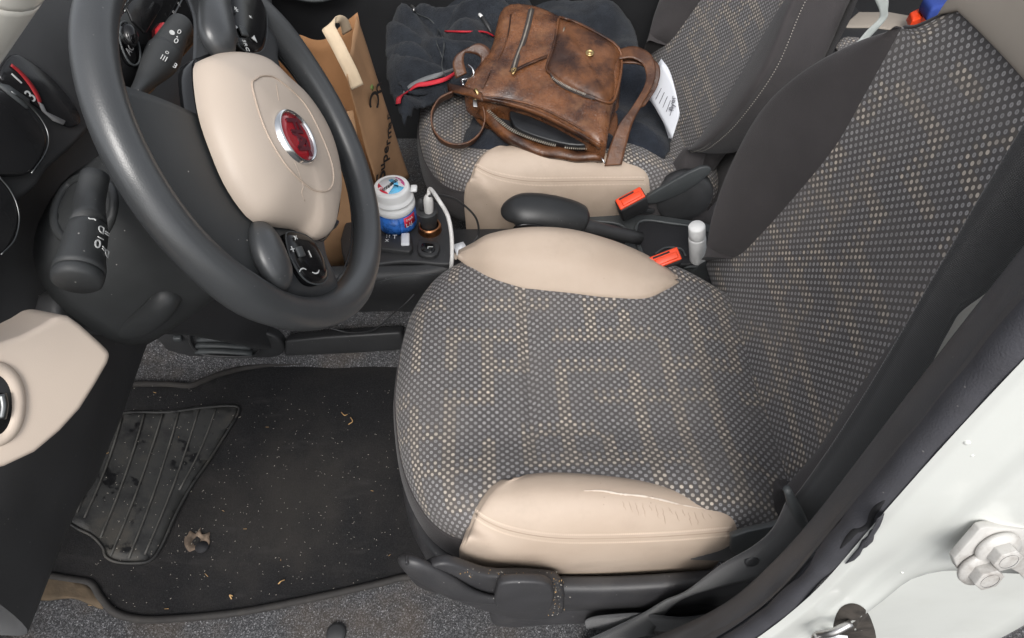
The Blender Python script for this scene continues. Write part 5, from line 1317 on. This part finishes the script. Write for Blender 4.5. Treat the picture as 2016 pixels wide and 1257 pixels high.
# light lower pillar panel glimpsed between belt and trim
tp2 = thing('pillar_panel', (.15, -.30, .8), 'pale beige sliver of pillar panel between the belt and the dark trim', 'trim panel')
slab('panel_face', [P('y', -.30, *q) for q in [(1780, 760), (1830, 660), (1880, 600), (1930, 560), (1975, 530), (2060, 420), (2130, 460), (2000, 640), (1880, 780)]], (-.6, -.8, .1), .006, surf('pale_trim', (.66, .63, .59), .55, 900, .1, .03), tp2, .001, 2)
# belt: from the pillar guide to the tongue, then down and forward to a loose loop
blt = thing('seat_belt', P('y', -.32, 1580, 1000), 'black seat belt hanging down the pillar beside the driver seat to a slack loop', 'seat belt')
def bw(px1, py1, px2, py2, y1, y2=None):
    a, b = P('y', y1, px1, py1), P('y', y2 or y1, px2, py2); return (a+b)/2, b-a
st_b = [bw(1548, 990, 1600, 1046, -.316), bw(1568, 974, 1640, 1010, -.316), bw(1623, 898, 1720, 930, -.318), bw(1690, 796, 1780, 850, -.320), bw(1765, 672, 1834, 716, -.322), bw(1815, 586, 1872, 642, -.324), bw(1845, 534, 1892, 612, -.3245), bw(1885, 466, 1942, 574, -.325), bw(1922, 402, 1992, 524, -.326), bw(2015, 248, 2110, 380, -.328), bw(2110, 80, 2240, 200, -.33)]
ribbon('belt_webbing', [c for c, _ in st_b], [d for _, d in st_b], [d.length for _, d in st_b], WEB, blt, 8, .0015, 7)
st_c = [bw(1549, 985, 1606, 1050, -.322), bw(1522, 1040, 1576, 1094, -.322), bw(1483, 1076, 1512, 1134, -.323), bw(1418, 1114, 1424, 1154, -.322, -.318), bw(1352, 1164, 1362, 1172, -.318, -.300), bw(1310, 1182, 1332, 1188, -.312, -.296), bw(1266, 1208, 1302, 1216, -.312, -.300), bw(1200, 1240, 1276, 1256, -.314, -.304), bw(1110, 1280, 1230, 1300, -.318, -.308)]
ribbon('belt_webbing', [c for c, _ in st_c], [d for _, d in st_c], [d.length for _, d in st_c], WEB, blt, 8, .0015, 7)
st_d = [bw(1420, 1206, 1420, 1232, -.314, -.300), bw(1340, 1216, 1340, 1244, -.314, -.298), bw(1262, 1208, 1262, 1252, -.308, -.292), bw(1190, 1212, 1192, 1242, -.306, -.292), bw(1160, 1218, 1162, 1240, -.302, -.290), bw(1152, 1226, 1156, 1242, -.296, -.286), bw(1166, 1234, 1172, 1250, -.290, -.282), bw(1240, 1250, 1244, 1280, -.288, -.28)]
ribbon('belt_webbing', [c for c, _ in st_d], [d for _, d in st_d], [d.length for _, d in st_d], WEB, blt, 8, .0015, 6)
lathe('belt_stopper', [(.0085, -.001), (.0085, .001), (.006, .0025), (.0001, .003)], P('y', -.3255, 1480, 1106), (0, -1, .35), PLAS, blt, 28)
tube('tongue_bar', [P('y', -.328, 1549, 962), P('y', -.330, 1562, 992), P('y', -.330, 1577, 1022), P('y', -.328, 1588, 1044)], [.0035, .0055, .0055, .004], GREYP, blt, k=4, n=12)
tube('wire_clip', [P('y', -.34, 1419, 1203), P('y', -.341, 1411, 1211), P('y', -.34, 1412, 1222)], .0014, STEEL, blt, k=4, n=8)

# ------------------------------------------------------------------ front pillar, door side, background
FPP = [P('y', -.385, *q) for q in ((-325, 398), (-215, 222), (-128, 75), (-45, -65), (40, -205))]
FPP = [FPP[0]+(FPP[0]-FPP[1]).normalized()*d-V((0, 0, .3*d*d)) for d in (.5, .3, .12)]+FPP+[FPP[-1]+(FPP[-1]-FPP[-2]).normalized()*.25]
fp = thing('front_pillar', P('y', -.38, 20, 60), 'cream white windscreen pillar at the top left corner', 'car pillar')
tube('pillar_skin', FPP, [.018]*len(FPP), CREAMW, fp, k=6, n=24)
fd = thing('passenger_door', (.0, 1.08, .3), 'dark passenger door panel with a round speaker grille, beyond the seat', 'car door')
rows = []
for z, y in ((-.02, 1.02), (.1, 1.035), (.25, 1.04), (.40, 1.03), (.5, 1.02), (.62, 1.05), (.8, 1.07)):
    rows.append([V((x, y, z)) for x in (-1.0, -.6, -.3, 0, .3, .6, 1.0)])
grid('door_panel', rows, DARKIN, fd, ku=2, kv=4)
gc = P('y', 1.0, 600, -95)
for r in (.115, .098): tube('speaker_ring', [gc+V((r*math.cos(t), -.002, r*.95*math.sin(t))) for t in [2*math.pi*i/40 for i in range(40)]], .004, GREYP, fd, k=1, n=8, closed=True)
lathe('speaker_grille', [(.095, 0), (.06, .008), (.0001, .012)], gc, (0, -1, 0), PLAS, fd, 40)
# rear seat, straps and bits seen between the two backrests
rs = thing('rear_bench', (.75, .45, .45), 'taupe and patterned rear bench glimpsed between the two backrests', 'rear bench')
rb = [(1600, 50), (1690, 22), (1760, 20), (1820, 30), (1900, 70), (1840, 110), (1760, 62), (1690, 55), (1620, 70)]
def RS(px, py): return P('z', .48, px, py)
slab('bench_front', [RS(*q) for q in [(1640, -60), (1700, 18), (1790, 22), (1850, 40), (1860, 130), (1640, 150), (1560, 60)]], (0, 0, 1), .12, DARKIN, rs, .02, 3)
slab('beige_strip', [P('z', .484, *q) for q in [(1660, 50), (1690, 23), (1750, 23), (1800, 32), (1800, 50), (1770, 58), (1720, 52), (1670, 52)]], (0, 0, 1), .008, TOPB, rs, .003, 2)
g2 = grid('patterned_strip', [[P('z', .486, *q) for q in [(1645, 92), (1662, 74), (1690, 74)]], [P('z', .486, *q) for q in [(1650, 100), (1680, 100), (1700, 86)]]], FABRIC, rs, ku=3, kv=3, thick=.004)
ub = thing('rear_buckle', P('z', .52, 1812, 28), 'bright orange red buckle on the rear bench behind the driver backrest', 'buckle')
slab('buckle_head', [P('z', .52, *q) for q in [(1792, 24), (1808, 16), (1834, 16), (1838, 24), (1812, 36), (1798, 40)]], (0, -.2, 1), .02, REDBTN, ub, .004, 3)
bl = thing('blue_bag', P('z', .56, 1845, 0), 'strip of blue fabric showing at the top edge behind the driver seat', 'cloth')
slab('blue_cloth', [P('z', .55, *q) for q in [(1818, -8), (1840, -12), (1880, -20), (1880, 10), (1852, 12), (1836, 16)]], (0, 0, 1), .03, BLUEC, bl, .008, 3)
sp_ = thing('pale_strap', P('y', .42, 1720, 40), 'pale translucent grey strap hanging between the backrests', 'strap')
ribbon('strap_band', [P('y', .40, 1722, -30), P('y', .40, 1736, 0), P('y', .40, 1740, 22), P('y', .40, 1738, 36), P('y', .395, 1720, 56), P('y', .39, 1700, 78), P('y', .385, 1684, 92)], [V((1, .1, .3))]*7, [.016, .018, .012, .014, .020, .018, .016], GWEB, sp_, 8, .001, 5)
# ground outside
g = mesh('ground', [(-8, -8, -.42), (8, -8, -.42), (8, 8, -.42), (-8, 8, -.42)], [(0, 1, 2, 3)], ASPH); tag(g, kind='structure')

# ------------------------------------------------------------------ camera, light, render
cd = bpy.data.cameras.new('camera'); co2 = bpy.data.objects.new('camera', cd); COL.objects.link(co2)
cd.sensor_width = 36; cd.lens = 36*FPX/PW; cd.clip_start = .02; cd.clip_end = 200
M = Matrix((( CR_.x, CU_.x, -_f.x, CAM.x), (CR_.y, CU_.y, -_f.y, CAM.y), (CR_.z, CU_.z, -_f.z, CAM.z), (0, 0, 0, 1)))
co2.matrix_world = M; SC.camera = co2
wd = bpy.data.worlds.new('World'); SC.world = wd; wd.use_nodes = True
nt = wd.node_tree; bg = nt.nodes['Background']
sky = nt.nodes.new('ShaderNodeTexSky'); sky.sky_type = 'NISHITA'; sky.sun_disc = False
SEL, SAZ = math.radians(50), math.radians(190)
sky.sun_elevation = SEL; sky.sun_rotation = SAZ; sky.dust_density = 3.0; sky.air_density = 1.0
hs = nt.nodes.new('ShaderNodeHueSaturation'); hs.inputs['Saturation'].default_value = .22
nt.links.new(sky.outputs[0], hs.inputs['Color']); nt.links.new(hs.outputs[0], bg.inputs[0]); bg.inputs[1].default_value = .15
ld = bpy.data.lights.new('sun', 'SUN'); ld.energy = 1.1; ld.angle = math.radians(24); ld.color = (1, .97, .93)
lo2 = bpy.data.objects.new('sun', ld); COL.objects.link(lo2)
sd_ = V((math.sin(SAZ)*math.cos(SEL), math.cos(SAZ)*math.cos(SEL), math.sin(SEL)))
lo2.rotation_euler = sd_.to_track_quat('Z', 'Y').to_euler(); lo2.location = (0, -3, 4)
SC.view_settings.view_transform = 'Standard'; SC.view_settings.look = 'None'; SC.view_settings.exposure = .62; SC.view_settings.gamma = 1
SC.view_settings.use_curve_mapping = False
SC.render.engine = 'CYCLES'
try: SC.cycles.use_denoising = True
except Exception: pass
for o in SC.objects:
    if '_loc' in o: del o['_loc']
